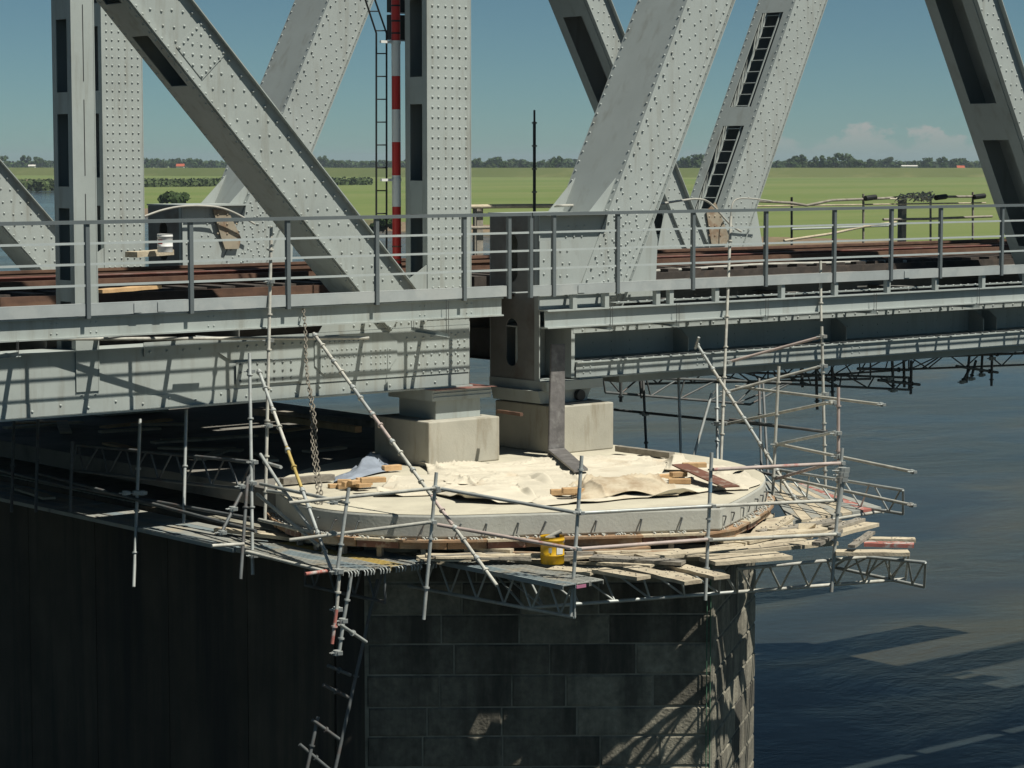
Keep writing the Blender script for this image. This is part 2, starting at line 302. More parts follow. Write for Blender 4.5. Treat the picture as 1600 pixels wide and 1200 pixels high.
# levee: a long low grass dam far behind
b = MB(); prof = [(-34, 0), (-4, 7.2), (4, 7.2), (34, 0)]; vs_ = []; fs_ = []; N = 90
for i in range(N + 1):
    px = -500 + i * 2600 / N; D = 1900 + 260 * max(0, (700 - px) / 700) ** 1.3 + 25 * math.sin(px * 0.004)
    c = far(px, D, ZL - 0.05); hh = 1 + 0.05 * noise.noise(V((px * 0.01, 3, 0)))
    for o, z in prof: vs_.append(c + VW * o + V((0, 0, z * hh * (1 if px > 420 else 0.93))))
for i in range(N):
    for k in range(3): fs_.append((i * 4 + k, (i + 1) * 4 + k, (i + 1) * 4 + k + 1, i * 4 + k + 1))
b.add(vs_, fs_, True); structure(b.build('levee_terrain', LEVG, origin=(1300, 1500, ZL)))

# ------------------------------------------------------------------ far vegetation and houses
def clump(b, c, rx, rz, nf, size, rng):
    for _ in range(nf):
        u = rng.uniform(-1, 1); t = rng.uniform(0, 6.283); s = math.sqrt(1 - u * u); q = rng.uniform(0.6, 1.0)
        p = c + V((s * math.cos(t) * rx * q, s * math.sin(t) * rx * q, u * rz * q))
        nrm = (p - c).normalized() + V((rng.uniform(-.6, .6), rng.uniform(-.6, .6), rng.uniform(-.3, .6)))
        nrm.normalize(); a = nrm.orthogonal().normalized(); e = nrm.cross(a); r_ = size * rng.uniform(0.6, 1.3); th = rng.uniform(0, 6.28)
        a, e = a * math.cos(th) + e * math.sin(th), e * math.cos(th) - a * math.sin(th)
        b.add([p - a * r_ - e * r_ * .6, p + a * r_ - e * r_ * .5, p + a * r_ * .4 + e * r_, p - a * r_ * .7 + e * r_ * .7], [(0, 1, 2, 3)])
def tree_proto(seed, h, wd, leaf, name, shape):
    rng = random.Random(seed); root = thing(name, None, None, (0, 0, 0))
    tb = MB(); tb.tube((0, 0, -0.3), (0, 0, h * 0.55), 0.03 * h, 6, 0.014 * h)
    for k in range(5):
        t = k * 1.3 + seed; tb.tube((0, 0, h * (0.25 + 0.06 * k)), (math.cos(t) * wd * 0.3, math.sin(t) * wd * 0.3, h * (0.45 + 0.08 * k)), 0.012 * h, 4, 0.005 * h)
    tb.build('trunk', BARK, root)
    cb = MB()
    for k in range(9):
        t = rng.uniform(0, 6.28); q = rng.uniform(0.1, 0.55) * wd; z = h * rng.uniform(*shape)
        clump(cb, V((math.cos(t) * q * .8, math.sin(t) * q * .8, z)), wd * rng.uniform(.18, .3), h * rng.uniform(.09, .16), 46, 0.055 * h, rng)
    cb.build('crown', leaf, root); return root
protos = [tree_proto(1, 15, 12, LEAF, 'broadleaf_tree', (.35, .88)), tree_proto(2, 19, 10, LEAF, 'tall_tree', (.3, .9)), tree_proto(3, 13, 13, LEAF2, 'round_tree', (.4, .85)), tree_proto(4, 17, 15, LEAF, 'spreading_tree', (.42, .86))]
used = [False] * len(protos)
def put_tree(k, px, D, s, label, group):
    src = protos[k]
    if not used[k]: o = src; used[k] = True
    else:
        o = src.copy(); col.objects.link(o)
        for ch in src.children:
            c = ch.copy(); col.objects.link(c); c.parent = o
    p = far(px, D, ZL); o.location = p; o.rotation_euler = (0, 0, random.uniform(0, 6.28)); o.scale = (s, s, s)
    tag(o, label, 'tree', group)
big = [(1071, 2150, 1, 1.0), (1090, 2150, 3, 1.15), (1235, 2150, 0, 1.25), (1250, 2160, 1, 1.1), (1262, 2160, 2, 1.1), (1279, 2150, 1, 1.05), (1304, 2150, 0, 1.2), (1322, 2140, 3, 1.2), (1334, 2150, 2, 1.2), (1342, 2150, 0, 1.0), (866, 2150, 3, .95), (790, 2150, 0, .9), (764, 2160, 2, .85)]
for i, (px, D, k, s) in enumerate(big):
    put_tree(k, px, D, s, 'tall dark green tree standing out of the far tree line behind the levee', 'tall trees along the levee')
rng = random.Random(11)
for px in list(range(-10, 80, 13)) + list(range(226, 345, 12)) + list(range(490, 600, 12)) + list(range(738, 880, 11)) + list(range(1062, 1115, 11)) + list(range(1208, 1520, 11)):
    D = rng.uniform(2350, 2700) + (500 if px < 700 else 0); left_ = px < 700
    put_tree(rng.randrange(4), px + rng.uniform(-4, 4), D, rng.uniform(.7, 1.1) * (1.0 if not left_ else 1.15),
             'small hazy tree in the far tree line on the %s' % ('river side' if left_ else 'levee side'), 'small trees of the far tree line, ' + ('river side' if left_ else 'levee side'))
b = MB(); rng = random.Random(3)
for i in range(420):
    px = -40 + i * 1640 / 420; D = 3000 + rng.uniform(-150, 200) + (400 if px < 700 else 0); p = far(px + rng.uniform(-2, 2), D, ZL)
    hh = (9 + 5 * noise.noise(V((px * .013, 0, 2)))) * (1.15 if px > 700 else 1.0) + (4 if px < 700 else 2)
    clump(b, p + V((0, 0, hh * .55)), 7, hh * .5, 22, 2.6, rng)
stuff(b.build('forest_belt', LEAF, origin=far(800, 3000, ZL))); bpy.data.objects['forest_belt']['label'] = 'hazy dark belt of woodland along the far horizon'; bpy.data.objects['forest_belt']['category'] = 'woodland'
b = MB()
for row in range(4):
    for i in range(170):
        px = 10 + i * 570 / 170; D = 1120 + row * 75 + max(0, px - 100) * 0.3 + rng.uniform(-8, 8)
        p = far(px, D, ZL + .8)
        if rng.random() < 0.9: clump(b, p, 3.0, 2.0, 12, .9, rng)
o = stuff(b.build('shrub_belt', LEAF2, origin=far(250, 1200, ZL))); tag(o, 'low belt of grey green shrubs across the far meadow', 'shrubs')
def bush(px, py, wd, h, label):
    p = atZ(px, py, ZL); t_ = thing('bush', label, 'bush', p); rng = random.Random(px); cb = MB()
    for k in range(9): clump(cb, p + V((rng.uniform(-.35, .35) * wd, rng.uniform(-.35, .35) * wd, h * rng.uniform(.25, .7))), wd * .25, h * .25, 90, .09 * wd, rng)
    sb = MB()
    for k in range(5): sb.tube(p - V((0, 0, .2)), p + V((rng.uniform(-.3, .3) * wd, rng.uniform(-.3, .3) * wd, h * .6)), .05, 5, .02)
    sb.build('stem', BARK, t_); cb.build('crown', LEAF, t_)
bush(275, 322, 7.5, 4.2, 'single round green bush on the river bank near the far truss')
bush(598, 362, 4.5, 2.8, 'dark green bush behind the foot of the black ladder')
def far_house(name, label, px, D, wd, dp, hw, hr, zb=ZL, rf=ROOFM):
    c = far(px, D, zb); t_ = thing(name, label, 'house', c); a, e = RT, VW
    MB().obox(c - a * wd / 2 - e * dp / 2, a * wd, e * dp, V((0, 0, hw))).build('wall', PLASTER, t_)
    o = c - a * (wd / 2 + .4) - e * (dp / 2 + .4) + V((0, 0, hw + .01)); W2 = a * (wd + .8); D2 = e * (dp + .8)
    MB().prism([o, o + D2, o + D2 / 2 + V((0, 0, hr))], W2).build('roof', rf, t_)
    for k in range(max(2, int(wd / 5))):
        q = c - a * wd / 2 + a * (wd * (k + .5) / max(2, int(wd / 5)) - .8) - e * (dp / 2 + .03) + V((0, 0, hw * .45))
        MB().obox(q, a * 1.6, e * .02, V((0, 0, 1.5))).build('window', SLOT, t_)
WHR = mat('far_white_roof', (0.6, 0.58, 0.53), .9, var=.05)
far_house('farm_building', 'long low white building in front of the far trees', 1418, 2080, 13, 8, 8.0, .9, rf=WHR)
far_house('red_roof_house', 'far house with red roof beside the dark truss diagonal', 1498, 2120, 6, 6, 6.5, 2.0)
far_house('red_roof_house', 'far house with red roof beyond the shrubs beside the far riveted post', 284, 2350, 7, 7, 7.4, 2.4)
far_house('pale_house', 'tiny pale house in the trees above the river bend', 53, 2350, 6, 6, 7.5, 1.5, rf=WHR)

# ------------------------------------------------------------------ the two truss spans
def rivets_line(b, p0, p1, off, y, pitch, ph=0.0, s0=0.0, s1=None, r=0.022, skip=0.0):
    d = V((p1[0] - p0[0], 0, p1[1] - p0[1])); ln = d.length; d.normalize(); n = V((d.z, 0, -d.x)); s = s0 + ph
    while s < (ln if s1 is None else s1):
        if random.random() >= skip: b.dome(V((p0[0], y, p0[1])) + d * s + n * off, (0, -1, 0), r, r * 0.85)
        s += pitch
def member(span, name, p0, p1, wd, y0, y1, m, fl=(0.0, 0.0), rows=(), slots=None, coverm=None, cover_riv=0.19, label=None, back=True, strip=None):
    """Box member in the truss plane from p0=(x,z) up to p1; near plate at y0, far plate at y1; cover on the -X side, open over `slots`."""
    d = V((p1[0] - p0[0], 0, p1[1] - p0[1])); ln = d.length; d.normalize(); n = V((d.z, 0, -d.x)); P = V((p0[0], 0, p0[1])); Y = V((0, 1, 0)); t = 0.018
    web = MB().obox(P + Y * y0 - n * wd / 2, d * ln, n * wd, Y * t).build(name, m, span)
    if label: web['label'] = label
    MB().obox(P + Y * (y1 - t) - n * wd / 2, d * ln, n * wd, Y * t).build('far_web_plate', m, web)
    cvm = coverm or m; c0 = P - n * (wd / 2 + 0.017); ya, yb = y0 - 0.004, y1 + 0.004
    if slots is None:
        MB().obox(c0 + Y * ya, d * ln, n * 0.015, Y * (yb - ya)).build('cover_plate', cvm, web)
    else:
        sw = (yb - ya) * 0.22
        for a in (ya, yb - sw): MB().obox(c0 + Y * a, d * ln, n * 0.015, Y * sw).build('edge_strip', cvm, web)
        s = 0.0
        for a, e in list(slots) + [(ln, ln)]:
            if a > s: MB().obox(c0 + Y * (ya + sw + .002) + d * s, d * (a - s), n * 0.015, Y * (yb - ya - 2 * sw - .004)).build('tie_plate', cvm, web)
            s = e
    if back: MB().obox(P + n * (wd / 2 + 0.002) + Y * ya, d * ln, n * 0.015, Y * (yb - ya)).build('back_cover_plate', m, web)
    if fl[0]:
        MB().obox(P - n * (wd / 2) + Y * (y0 - fl[0]), d * ln, n * 0.016, Y * (fl[0] - .006)).build('flange_angle', m, web)
    if fl[1]:
        MB().obox(P + n * (wd / 2 - 0.016) + Y * (y0 - fl[1]), d * ln, n * 0.016, Y * (fl[1] - .006)).build('flange_angle', m, web)
    if strip:  # flat leg of the edge angle lying on the near plate
        for sgn, sw_ in strip: MB().obox(P + n * (sgn * (wd / 2 - sw_ / 2 - .02) - sw_ / 2) + Y * (y0 - .011), d * ln, n * sw_, Y * .010).build('angle_leg', m, web)
    b = MB()
    for off, pitch, ph in rows: rivets_line(b, p0, p1, off, y0 - (.011 if strip and abs(off) > wd / 2 - .13 else 0), pitch, ph)
    if cover_riv:
        s = 0.05
        while s < ln:
            for yy in (ya + .06, yb - .06): b.dome(c0 + d * s + Y * yy, -n, .022, .0185)
            s += cover_riv
    if fl[1]:
        s = .04
        while s < ln:
            b.dome(P + n * (wd / 2 - .016) + Y * (y0 - fl[1] * .5) + d * s, -n, .014, .010, 5); s += .16
    if b.v: stuff(b.build('rivets', m, web))
    return web
def rivet_patch(b, x0, x1, z0, z1, px, pz, y, stag=0.0, r=.022):
    i = 0; z = z0
    while z <= z1:
        x = x0 + (stag if i % 2 else 0)
        while x <= x1: b.dome((x, y, z), (0, -1, 0), r, r * .85); x += px
        z += pz; i += 1
def ibeam_x(span, name, x0, x1, yf, yw, z0, z1, m, tf=.022, back=.12):
    """Beam along X seen from -Y: web at yw, flanges reaching out to yf."""
    w_ = MB().box(x0, x1, yw, yw + .014, z0 + tf, z1 - tf).build(name, m, span)
    MB().box(x0, x1, yf, yw + back, z1 - tf, z1).build('top_flange', m, w_)
    MB().box(x0, x1, yf, yw + back, z0, z0 + tf).build('bottom_flange', m, w_)
    return w_

# ---- span with verticals (riveted, the one that ends over the first bearing block)
LS = thing('riveted_truss_span', 'grey riveted truss span with verticals and one falling diagonal, resting on the nearer bearing block', 'bridge span', (-6, 6, -1.62))
def left_truss(dy, near):
    # end vertical
    cols = [(-.42 + .84 * f_) for f_ in (.11, .25, .42, .58, .75, .9)]
    vs_slots = [(s, s + 1.18) for s in (0.45, 2.15, 3.75, 5.35, 6.95, 8.55, 10.15)]
    member(LS, 'end_vertical', (-.455, -.55), (-.455, 12), .84, .975 + dy, 1.52 + dy, STEEL, slots=vs_slots, rows=[(c, .155, .03) for c in cols], cover_riv=0.0)
    # falling diagonal
    A, B_ = (-1.94 + .37, -.4), (-5.875 + .37 - 7.35, 12.0)
    A = (-1.36, -.42); B_ = (-13.07, 12.0)
    dg = member(LS, 'diagonal', A, B_, .78, .96 + dy, 1.72 + dy, STEEL, fl=(.05, .085), rows=[(o, .30, ph) for o, ph in ((-.2, .0), (-.08, .16), (.06, .06), (.18, .22), (.28, .11))] + [(-.345, .15, .04)], strip=[(-1, .10)], cover_riv=0.15,
                slots=[(s, s + .95) for s in (5.05, 6.6, 8.2, 9.8, 11.4, 13)])
    d = V((B_[0] - A[0], 0, B_[1] - A[1])).normalized(); n = V((d.z, 0, -d.x)); P = V((A[0], 0, A[1]))
    b = MB().obox(P + d * 5.02 - n * .25 + V((0, .945 + dy, 0)), d * .62, n * .57, V((0, .012, 0)))
    sp = b.build('splice_plate', STEEL, dg); rb = MB()
    for i in range(6):
        for k in range(6):
            if (i + k) % 2 == 0 or i in (0, 5): rb.dome(P + d * (5.06 + i * .108) + n * (-.22 + k * .1) + V((0, .945 + dy, 0)), (0, -1, 0), .022, .0185)
    stuff(rb.build('rivets', STEEL, sp))
    # slender post: two channels joined by tie plates
    slots = [(s, s + 1.0) for s in (0.25, 1.55, 2.85, 4.15, 5.45, 6.75, 8.05, 9.35, 10.65)]
    hp = member(LS, 'slender_post', (-6.905, -1.3), (-6.905, 12), .335, .98 + dy, 1.50 + dy, STEEL, slots=slots, rows=[], cover_riv=0.0)
    sb = MB()
    for s in (0.9, 2.2, 3.5, 4.8): sb.box(-6.905, -6.893, .976 + dy, .979 + dy, s - .5, s + .55)
    stuff(sb.build('joint_gap', SLOT, hp))
    # bottom chord: box of two webs with angles
    ch = MB().box(-14, -.05, 1.0 + dy, 1.018 + dy, -1.60, -.74).build('lower_chord', STEEL, LS)
    MB().box(-14, -.052, 1.482 + dy, 1.5 + dy, -1.598, -.742).build('far_web_plate', STEEL, ch)
    MB().box(-14, -.054, .90 + dy, 1.60 + dy, -1.626, -1.603).build('bottom_plate', STEEL, ch)
    MB().box(-14, -.056, .986 + dy, .998 + dy, -1.6, -1.42).build('bottom_angle', STEEL, ch)
    MB().box(-14, -2.6, .93 + dy, 1.55 + dy, -.738, -.72).build('top_plate', STEEL, ch)
    # node plates
    gs = MB().prism([(-6.0, .972 + dy, -.66), (-.062, .972 + dy, -.66), (-.062, .972 + dy, -1.405), (-3.3, .972 + dy, -1.405), (-3.62, .972 + dy, -1.10), (-3.85, .972 + dy, -1.0), (-4.55, .972 + dy, -.98), (-4.75, .972 + dy, -.86), (-6.0, .972 + dy, -.86)], (0, .012, 0)).build('node_plate', STEEL, ch)
    g2 = MB().prism([(-2.95, .985 + dy, -.655), (-.06, .985 + dy, -.655), (-.06, .985 + dy, .30), (-.9, .985 + dy, .30), (-1.3, .985 + dy, .06), (-2.7, .985 + dy, -.3)], (0, .011, 0)).build('node_plate', STEEL, ch)
    s1 = MB().box(-4.45, -3.3, .958 + dy, .969 + dy, -1.36, -1.02).build('splice_plate', STEEL, ch)
    s2 = MB().prism([(-3.05, .955 + dy, -.80), (-2.85, .955 + dy, -.70), (-1.7, .955 + dy, -.70), (-1.5, .955 + dy, -.85), (-1.5, .955 + dy, -1.10), (-1.7, .955 + dy, -1.32), (-2.85, .955 + dy, -1.32), (-3.05, .955 + dy, -1.15)], (0, .012, 0)).build('splice_plate', STEEL, ch)
    b = MB()
    for k in range(30): b.dome((-13.5 + k * .44, .986 + dy, -1.47 - .06 * (k % 2)), (0, -1, 0), .021, .016)
    for k in range(6): rivet_patch(b, -4.38, -3.36, -1.30, -1.05, .15, .12, .958 + dy)
    rivet_patch(b, -4.4, -3.2, -.80, -.78, .16, .2, .972 + dy)
    rivet_patch(b, -2.95, -2.1, -1.27, -.76, .09, .115, .955 + dy, .045, .017); rivet_patch(b, -2.0, -1.56, -1.27, -.9, .09, .10, .955 + dy, 0, .017)
    rivet_patch(b, -1.3, -.2, -1.36, -.7, .16, .135, .972 + dy, .08); rivet_patch(b, -.42, -.12, -1.36, -.7, .13, .115, .972 + dy)
    rivet_patch(b, -6.0 + .1, -4.8, -.8, -.7, .28, .2, .972 + dy)
    rivet_patch(b, -2.3, -.95, -.58, -.1, .15, .13, .985 + dy, .07)
    for x in (-7.0, -6.78): rivet_patch(b, x, x, -1.36, -.85, .2, .16, 1.0 + dy)
    stuff(b.build('rivets', STEEL, ch))
    # end plates over the bearing
    MB().box(-.05, -.03, 1.0 + dy, 1.5 + dy, -1.6, -.3).build('end_plate', STEEL, ch)
    # top chord, out of sight above
    MB().box(-30, -.1, .95 + dy, 1.55 + dy, 11.9, 12.6).build('top_chord', STEEL, LS)
    for k in range(1, 3):
        x = -6.905 - 6.45 * k
        if k == 2: member(LS, 'diagonal', (-14.4, -.42), (-26.1, 12), .8, .96 + dy, 1.72 + dy, STEEL, cover_riv=0)
        member(LS, 'slender_post', (x, -1.3), (x, 12), .335, .98 + dy, 1.5 + dy, STEEL, cover_riv=0)
    MB().box(-30, -14.002, 1.0 + dy, 1.5 + dy, -1.6, -.74).build('chord_continuation', STEEL, LS)
left_truss(0.0, True); left_truss(9.72, False)

# ---- span without verticals (sloping end post with a wide cover)
RS = thing('plated_truss_span', 'grey truss span with sloping wide end post and no verticals, beyond the riveted span', 'bridge span', (8, 6, -1.63))
def holed_plate(span, name, X, y0, y1, z0, z1, holes, m, th=.02):
    b = MB(); zs = z0; N = 20
    def quad(a, b_, c, e): b.add([(X, a, c), (X, b_, c), (X, b_, e), (X, a, e)], [(3, 2, 1, 0)])
    for (hy, hz, ry, rz) in holes:
        za, zb = hz - rz - .12, hz + rz + .12
        quad(y0, y1, zs, za)
        pts = []; outer = []
        for k in range(N):
            t = 2 * math.pi * (k + .5) / N; c, s_ = math.cos(t), math.sin(t)
            yy = hy + ry * c; zz = hz + (rz - ry) * (1 if s_ > 0 else -1) + ry * s_
            pts.append(V((X, yy, zz)))
            u = max(abs(c), abs(s_)); cy, cz = c / u, s_ / u
            outer.append(V((X, hy + cy * ((y1 - hy) if cy > 0 else (hy - y0)), hz + cz * (zb - za) / 2)))
        b.add(pts + outer + [p + V((th, 0, 0)) for p in pts], [(k, N + k, N + (k + 1) % N, (k + 1) % N) for k in range(N)] + [(k, (k + 1) % N, 2 * N + (k + 1) % N, 2 * N + k) for k in range(N)])
        # corners missed by the ring
        for (ys, zc) in ((y0, za), (y1, za), (y0, zb), (y1, zb)):
            near = sorted(range(N), key=lambda k: (outer[k] - V((X, ys, zc))).length)[:2]
            b.add([outer[near[0]], outer[near[1]], V((X, ys, zc))], [(0, 1, 2)])
        zs = zb
    quad(y0, y1, zs, z1)
    return b.build(name, m, span)
def right_truss(dy, near):
    ya, yb = 1.0 + dy, 2.25 + dy
    erows = [(-.40, .21, .05), (-.33, .42, .2), (-.14, .27, .0), (-.05, .27, .13), (.12, .27, .07), (.2, .27, .2), (.36, .17, .02)]
    # end post
    member(RS, 'end_post', (2.98 - .30, -.45), (8.95, 12.0), .93, ya, yb, STEELR, fl=(0, .07), rows=erows, strip=[(1, .10)], cover_riv=.18)
    # first falling diagonal
    dslots = [(s, s + 2.4) for s in (.9, 4.1, 7.3, 10.5)]
    frow = [(o, .30, ph) for o, ph in ((-.18, .0), (-.07, .15), (.08, .07), (.17, .22))]
    member(RS, 'falling_diagonal', (15.5, -.4), (8.55, 12.0), .66, ya + .02, yb - .10, STEELR, fl=(.10, .10), rows=frow, slots=dslots, cover_riv=0)
    # second rising diagonal, open towards the span's end, with a ladder inside on the far truss
    rslots = [(s, s + 2.5) for s in (.75, 3.75, 6.75, 9.75)]
    member(RS, 'rising_diagonal', (16.18, -.4), (22.1, 12.0), .92, ya, yb, STEELR, fl=(0, .06), rows=[(-.36, .2, .05), (-.12, .27, .0), (-.02, .27, .13), (.14, .27, .07), (.33, .18, .02)], strip=[(1, .10)], slots=rslots, cover_riv=.19)
    # second falling diagonal and top chord out of sight
    member(RS, 'falling_diagonal', (29.2, -.4), (22.2, 12.0), .66, ya + .02, yb - .02, STEELR, cover_riv=0)
    MB().box(8, 40, ya, yb, 11.8, 12.6).build('top_chord', STEELR, RS)
    # node plates at the end, with the end box
    g = MB().prism([(1.41, ya + .022, 1.03), (3.92, ya + .022, 1.03), (4.05, ya + .022, .6), (4.0, ya + .022, -.42), (1.41, ya + .022, -.42)], (0, .013, 0)).build('node_plate', STEELR, RS)
    g2 = MB().prism([(1.41, ya - .012, .62), (2.02, ya - .012, .62), (2.32, ya - .012, .2), (2.20, ya - .012, -.42), (1.41, ya - .012, -.42)], (0, .011, 0)).build('node_plate', STEELR, RS)
    b = MB()
    rivet_patch(b, 1.5, 1.62, -.35, .5, .13, .22, ya - .012); rivet_patch(b, 1.85, 2.1, -.35, .5, .15, .2, ya - .012, .05); rivet_patch(b, 2.0, 2.5, .68, .95, .17, .16, ya + .022, .06)
    for k in range(6): rivets_line(b, (2.68, -.45), (8.95, 12.0), -.30 + k * .11, ya, .21, .105 * (k % 2), .15, 1.7)
    stuff(b.build('rivets', STEELR, g))
    MB().box(1.42, 2.9, ya - .17, yb + .06, 1.032, 1.06).build('top_plate', STEELR, g)
    holed_plate(RS, 'end_diaphragm', 1.412, ya + .12, yb, -1.72, 1.03, [(1.69 + dy, -1.05, .15, .39), (1.69 + dy, .33, .15, .39)], UNDER)  # darker steel colour here paints in the shade of the enclosed gap
    MB().box(1.41, 1.43, ya, ya + .118, -1.72, 1.03).build('corner_strip', STEELR, RS)
    MB().box(1.41, 4.0, yb - .016, yb, -1.7, 1.03).build('far_node_plate', STEELR, RS)
    MB().box(1.5, 2.9, ya + .02, yb - .02, 1.0, 1.02).build('closing_plate', STEELR, RS)
    # second node plates
    g = MB().prism([(14.3, ya - .015, .75), (17.3, ya - .015, .75), (17.6, ya - .015, -.42), (14.0, ya - .015, -.42)], (0, .013, 0)).build('node_plate', STEELR, RS)
    b = MB(); rivet_patch(b, 14.5, 17.2, -.35, .68, .17, .16, ya - .015, .08); stuff(b.build('rivets', STEELR, g))
    # stiffener gussets on the cover foot
    for yy in (ya + .12, yb - .12):
        MB().prism([(2.58, yy, 1.062), (2.90, yy, 1.062), (3.20, yy, 1.64)], (0, .014, 0)).build('stiffener', STEELR, RS)
    # lower chord: recessed web, top flange with hanging angle, bottom ledge with channel
    ch = MB().box(1.45, 34, 1.62 + dy, 1.64 + dy, -1.62, -.80).build('lower_chord', STEELR, RS)
    MB().box(1.43, 34, .96 + dy, 2.2 + dy, -.80, -.775).build('top_flange', STEELR, ch)
    MB().box(2.1, 34, .945 + dy, .958 + dy, -.895, -.776).build('hanging_angle', STEELR, ch)
    MB().box(2.14, 34, .885 + dy, 1.618 + dy, -1.385, -1.365).build('ledge_plate', STEELR, ch)
    MB().box(2.14, 34, .92 + dy, .935 + dy, -1.615, -1.387).build('channel_web', STEELR, ch)
    MB().box(2.14, 34, .84 + dy, 2.2 + dy, -1.64, -1.617).build('bottom_plate', STEELR, ch)
    MB().box(3.4, 34, 1.25 + dy, 1.9 + dy, -1.80, -1.642).build('soffit_plate', STEELR, ch)
    MB().box(2.06, 2.135, .95 + dy, 1.60 + dy, -1.62, -.802).build('end_stiffener', STEELR, ch)
    for k, x in enumerate((5.0, 9.0, 12.9, 13.3, 18)):
        MB().prism([(x, 1.618 + dy, -1.362), (x, 1.25 + dy, -1.362), (x, 1.25 + dy, -1.12), (x, 1.45 + dy, -.98), (x, 1.618 + dy, -.98)], (.02, 0, 0)).build('stiffener', STEELR, ch)
    b = MB()
    for k in range(90): b.dome((2.3 + k * .3, .945 + dy, -.845), (0, -1, 0), .022, .0185)
    for k in range(110): b.dome((2.3 + k * .2, .95 + dy, -1.365), (0, 0, 1), .017, .013)
    for k in range(34): rivet_patch(b, 2.3 + k * .42, 2.3 + k * .42, -1.28, -.9, .5, .15, 1.62 + dy, r=.016)
    for x in (2.3, 2.45, 4.9, 5.05, 8.8, 9.0): b.dome((x, .92 + dy, -1.55), (0, -1, 0), .018, .014); b.dome((x, .92 + dy, -1.45), (0, -1, 0), .018, .014)
    stuff(b.build('rivets', STEELR, ch))
right_truss(0.0, True); right_truss(10.65, False)

# ---- deck between the trusses (both spans): cross girders, stringers
for S, xs, ymax, m in ((LS, [-.8 - 3.22 * k for k in range(9)], 10.7, UNDER), (RS, [2.3 + 3.2 * k for k in range(9)], 11.6, UNDER)):
    for x in xs:
        cg = MB().box(x - .008, x + .008, 1.52 if S is LS else 2.27, ymax, -1.45, -.52).build('cross_girder', m, S)
        MB().box(x - .14, x + .14, 1.52 if S is LS else 2.27, ymax, -1.47, -1.452).build('bottom_flange', m, cg)
        MB().box(x - .14, x + .14, 1.52 if S is LS else 2.27, ymax, -.518, -.50).build('top_flange', m, cg)
    x0, x1 = (-28, -.1) if S is LS else (1.5, 30)
    for yy in (3.2, 5.0, 6.5, 8.4):
        st = MB().box(x0, x1, yy - .007, yy + .007, -.90, -.342).build('track_stringer', m, S)
        MB().box(x0, x1, yy - .1, yy + .1, -.34, -.322).build('top_flange', m, st)
        MB().box(x0, x1, yy - .1, yy + .1, -.92, -.902).build('bottom_flange', m, st)

# ---- walkways outside the near truss: stringer, kerb, brackets, open floor
wl = ibeam_x(LS, 'walkway_stringer', -14, -.14, .03, .085, -.475, -.185, STEEL)
kl = MB().box(-14, -.1, .0, .012, -.172, -.022).build('kerb_channel', KERBM, LS)
MB().box(-14, -.1, .0, .07, -.021, -.008).build('kerb_lip', KERBM, kl)
for px in (214, 251): 
    p = atY(px, 482, 0); MB().box(p.x - .05, p.x + .07, -.014, -.002, -.16, -.03).build('joint_plate', KERBM, kl)
b = MB()
for px in (84, 146, 330, 660, 733):
    x = atY(px, 510, .085).x
    for dx in (-.045, .045):
        for z in (-.27, -.4): b.dome((x + dx, .085, z), (0, -1, 0), .015, .012)
stuff(b.build('bolts', STEEL, wl))
LBR = [atY(px, 492, .05).x for px in (-200, -45, 84, 212, 335, 447, 545, 632, 725)]
for x in LBR:
    br = MB().box(x - .035, x + .035, .02, .96, -.178, -.165).build('floor_bracket', STEEL, LS)
    MB().box(x - .006, x + .006, .2, .96, -.34, -.179).build('bracket_web', STEEL, br)
    MB().box(x - .03, x + .03, .015, .05, -.18, -.02).build('post_shoe', STEEL, br)

wr = ibeam_x(RS, 'walkway_stringer', .75, 34, .02, .095, -.715, -.425, STEELR)
kr = MB().box(.42, 34, .0, .012, -.19, -.04).build('kerb_channel', KERBM, RS)
MB().box(.42, 34, .0, .07, -.039, -.026).build('kerb_lip', KERBM, kr)
for px in (905, 1414):
    p = atY(px, 460, 0); MB().box(p.x - .03, p.x + .11, -.014, -.002, -.17, -.05).build('joint_plate', KERBM, kr)
RBR = [atY(px, 470, .1).x for px in (894, 944, 1024, 1045, 1116, 1219, 1302, 1384, 1459, 1532, 1600, 1660)]
for k, x in enumerate(RBR):
    stb = MB().box(x - .045, x + .045, .03, .12, -.424, -.192).build('kerb_stub', STEELR, RS)
    MB().box(x - .03, x + .03, .12, .96, -.205, -.192).build('floor_bracket', STEELR, stb)
MB().box(.75, 34, .80, .93, -.188, -.176).build('inner_floor_strip', KERBM, RS)
# riveted cable ledge under the kerb
cl = MB().box(2.6, 34, .46, .66, -.405, -.39).build('service_ledge', STEELR, RS)
b = MB()
for k in range(60): b.dome((2.7 + k * .21, .51, -.39), (0, 0, 1), .028, .022)
stuff(b.build('bolts', STEELR, cl))
MB().box(.75, 2.2, .25, .262, -.424, -.20).build('end_panel', STEELR, RS)

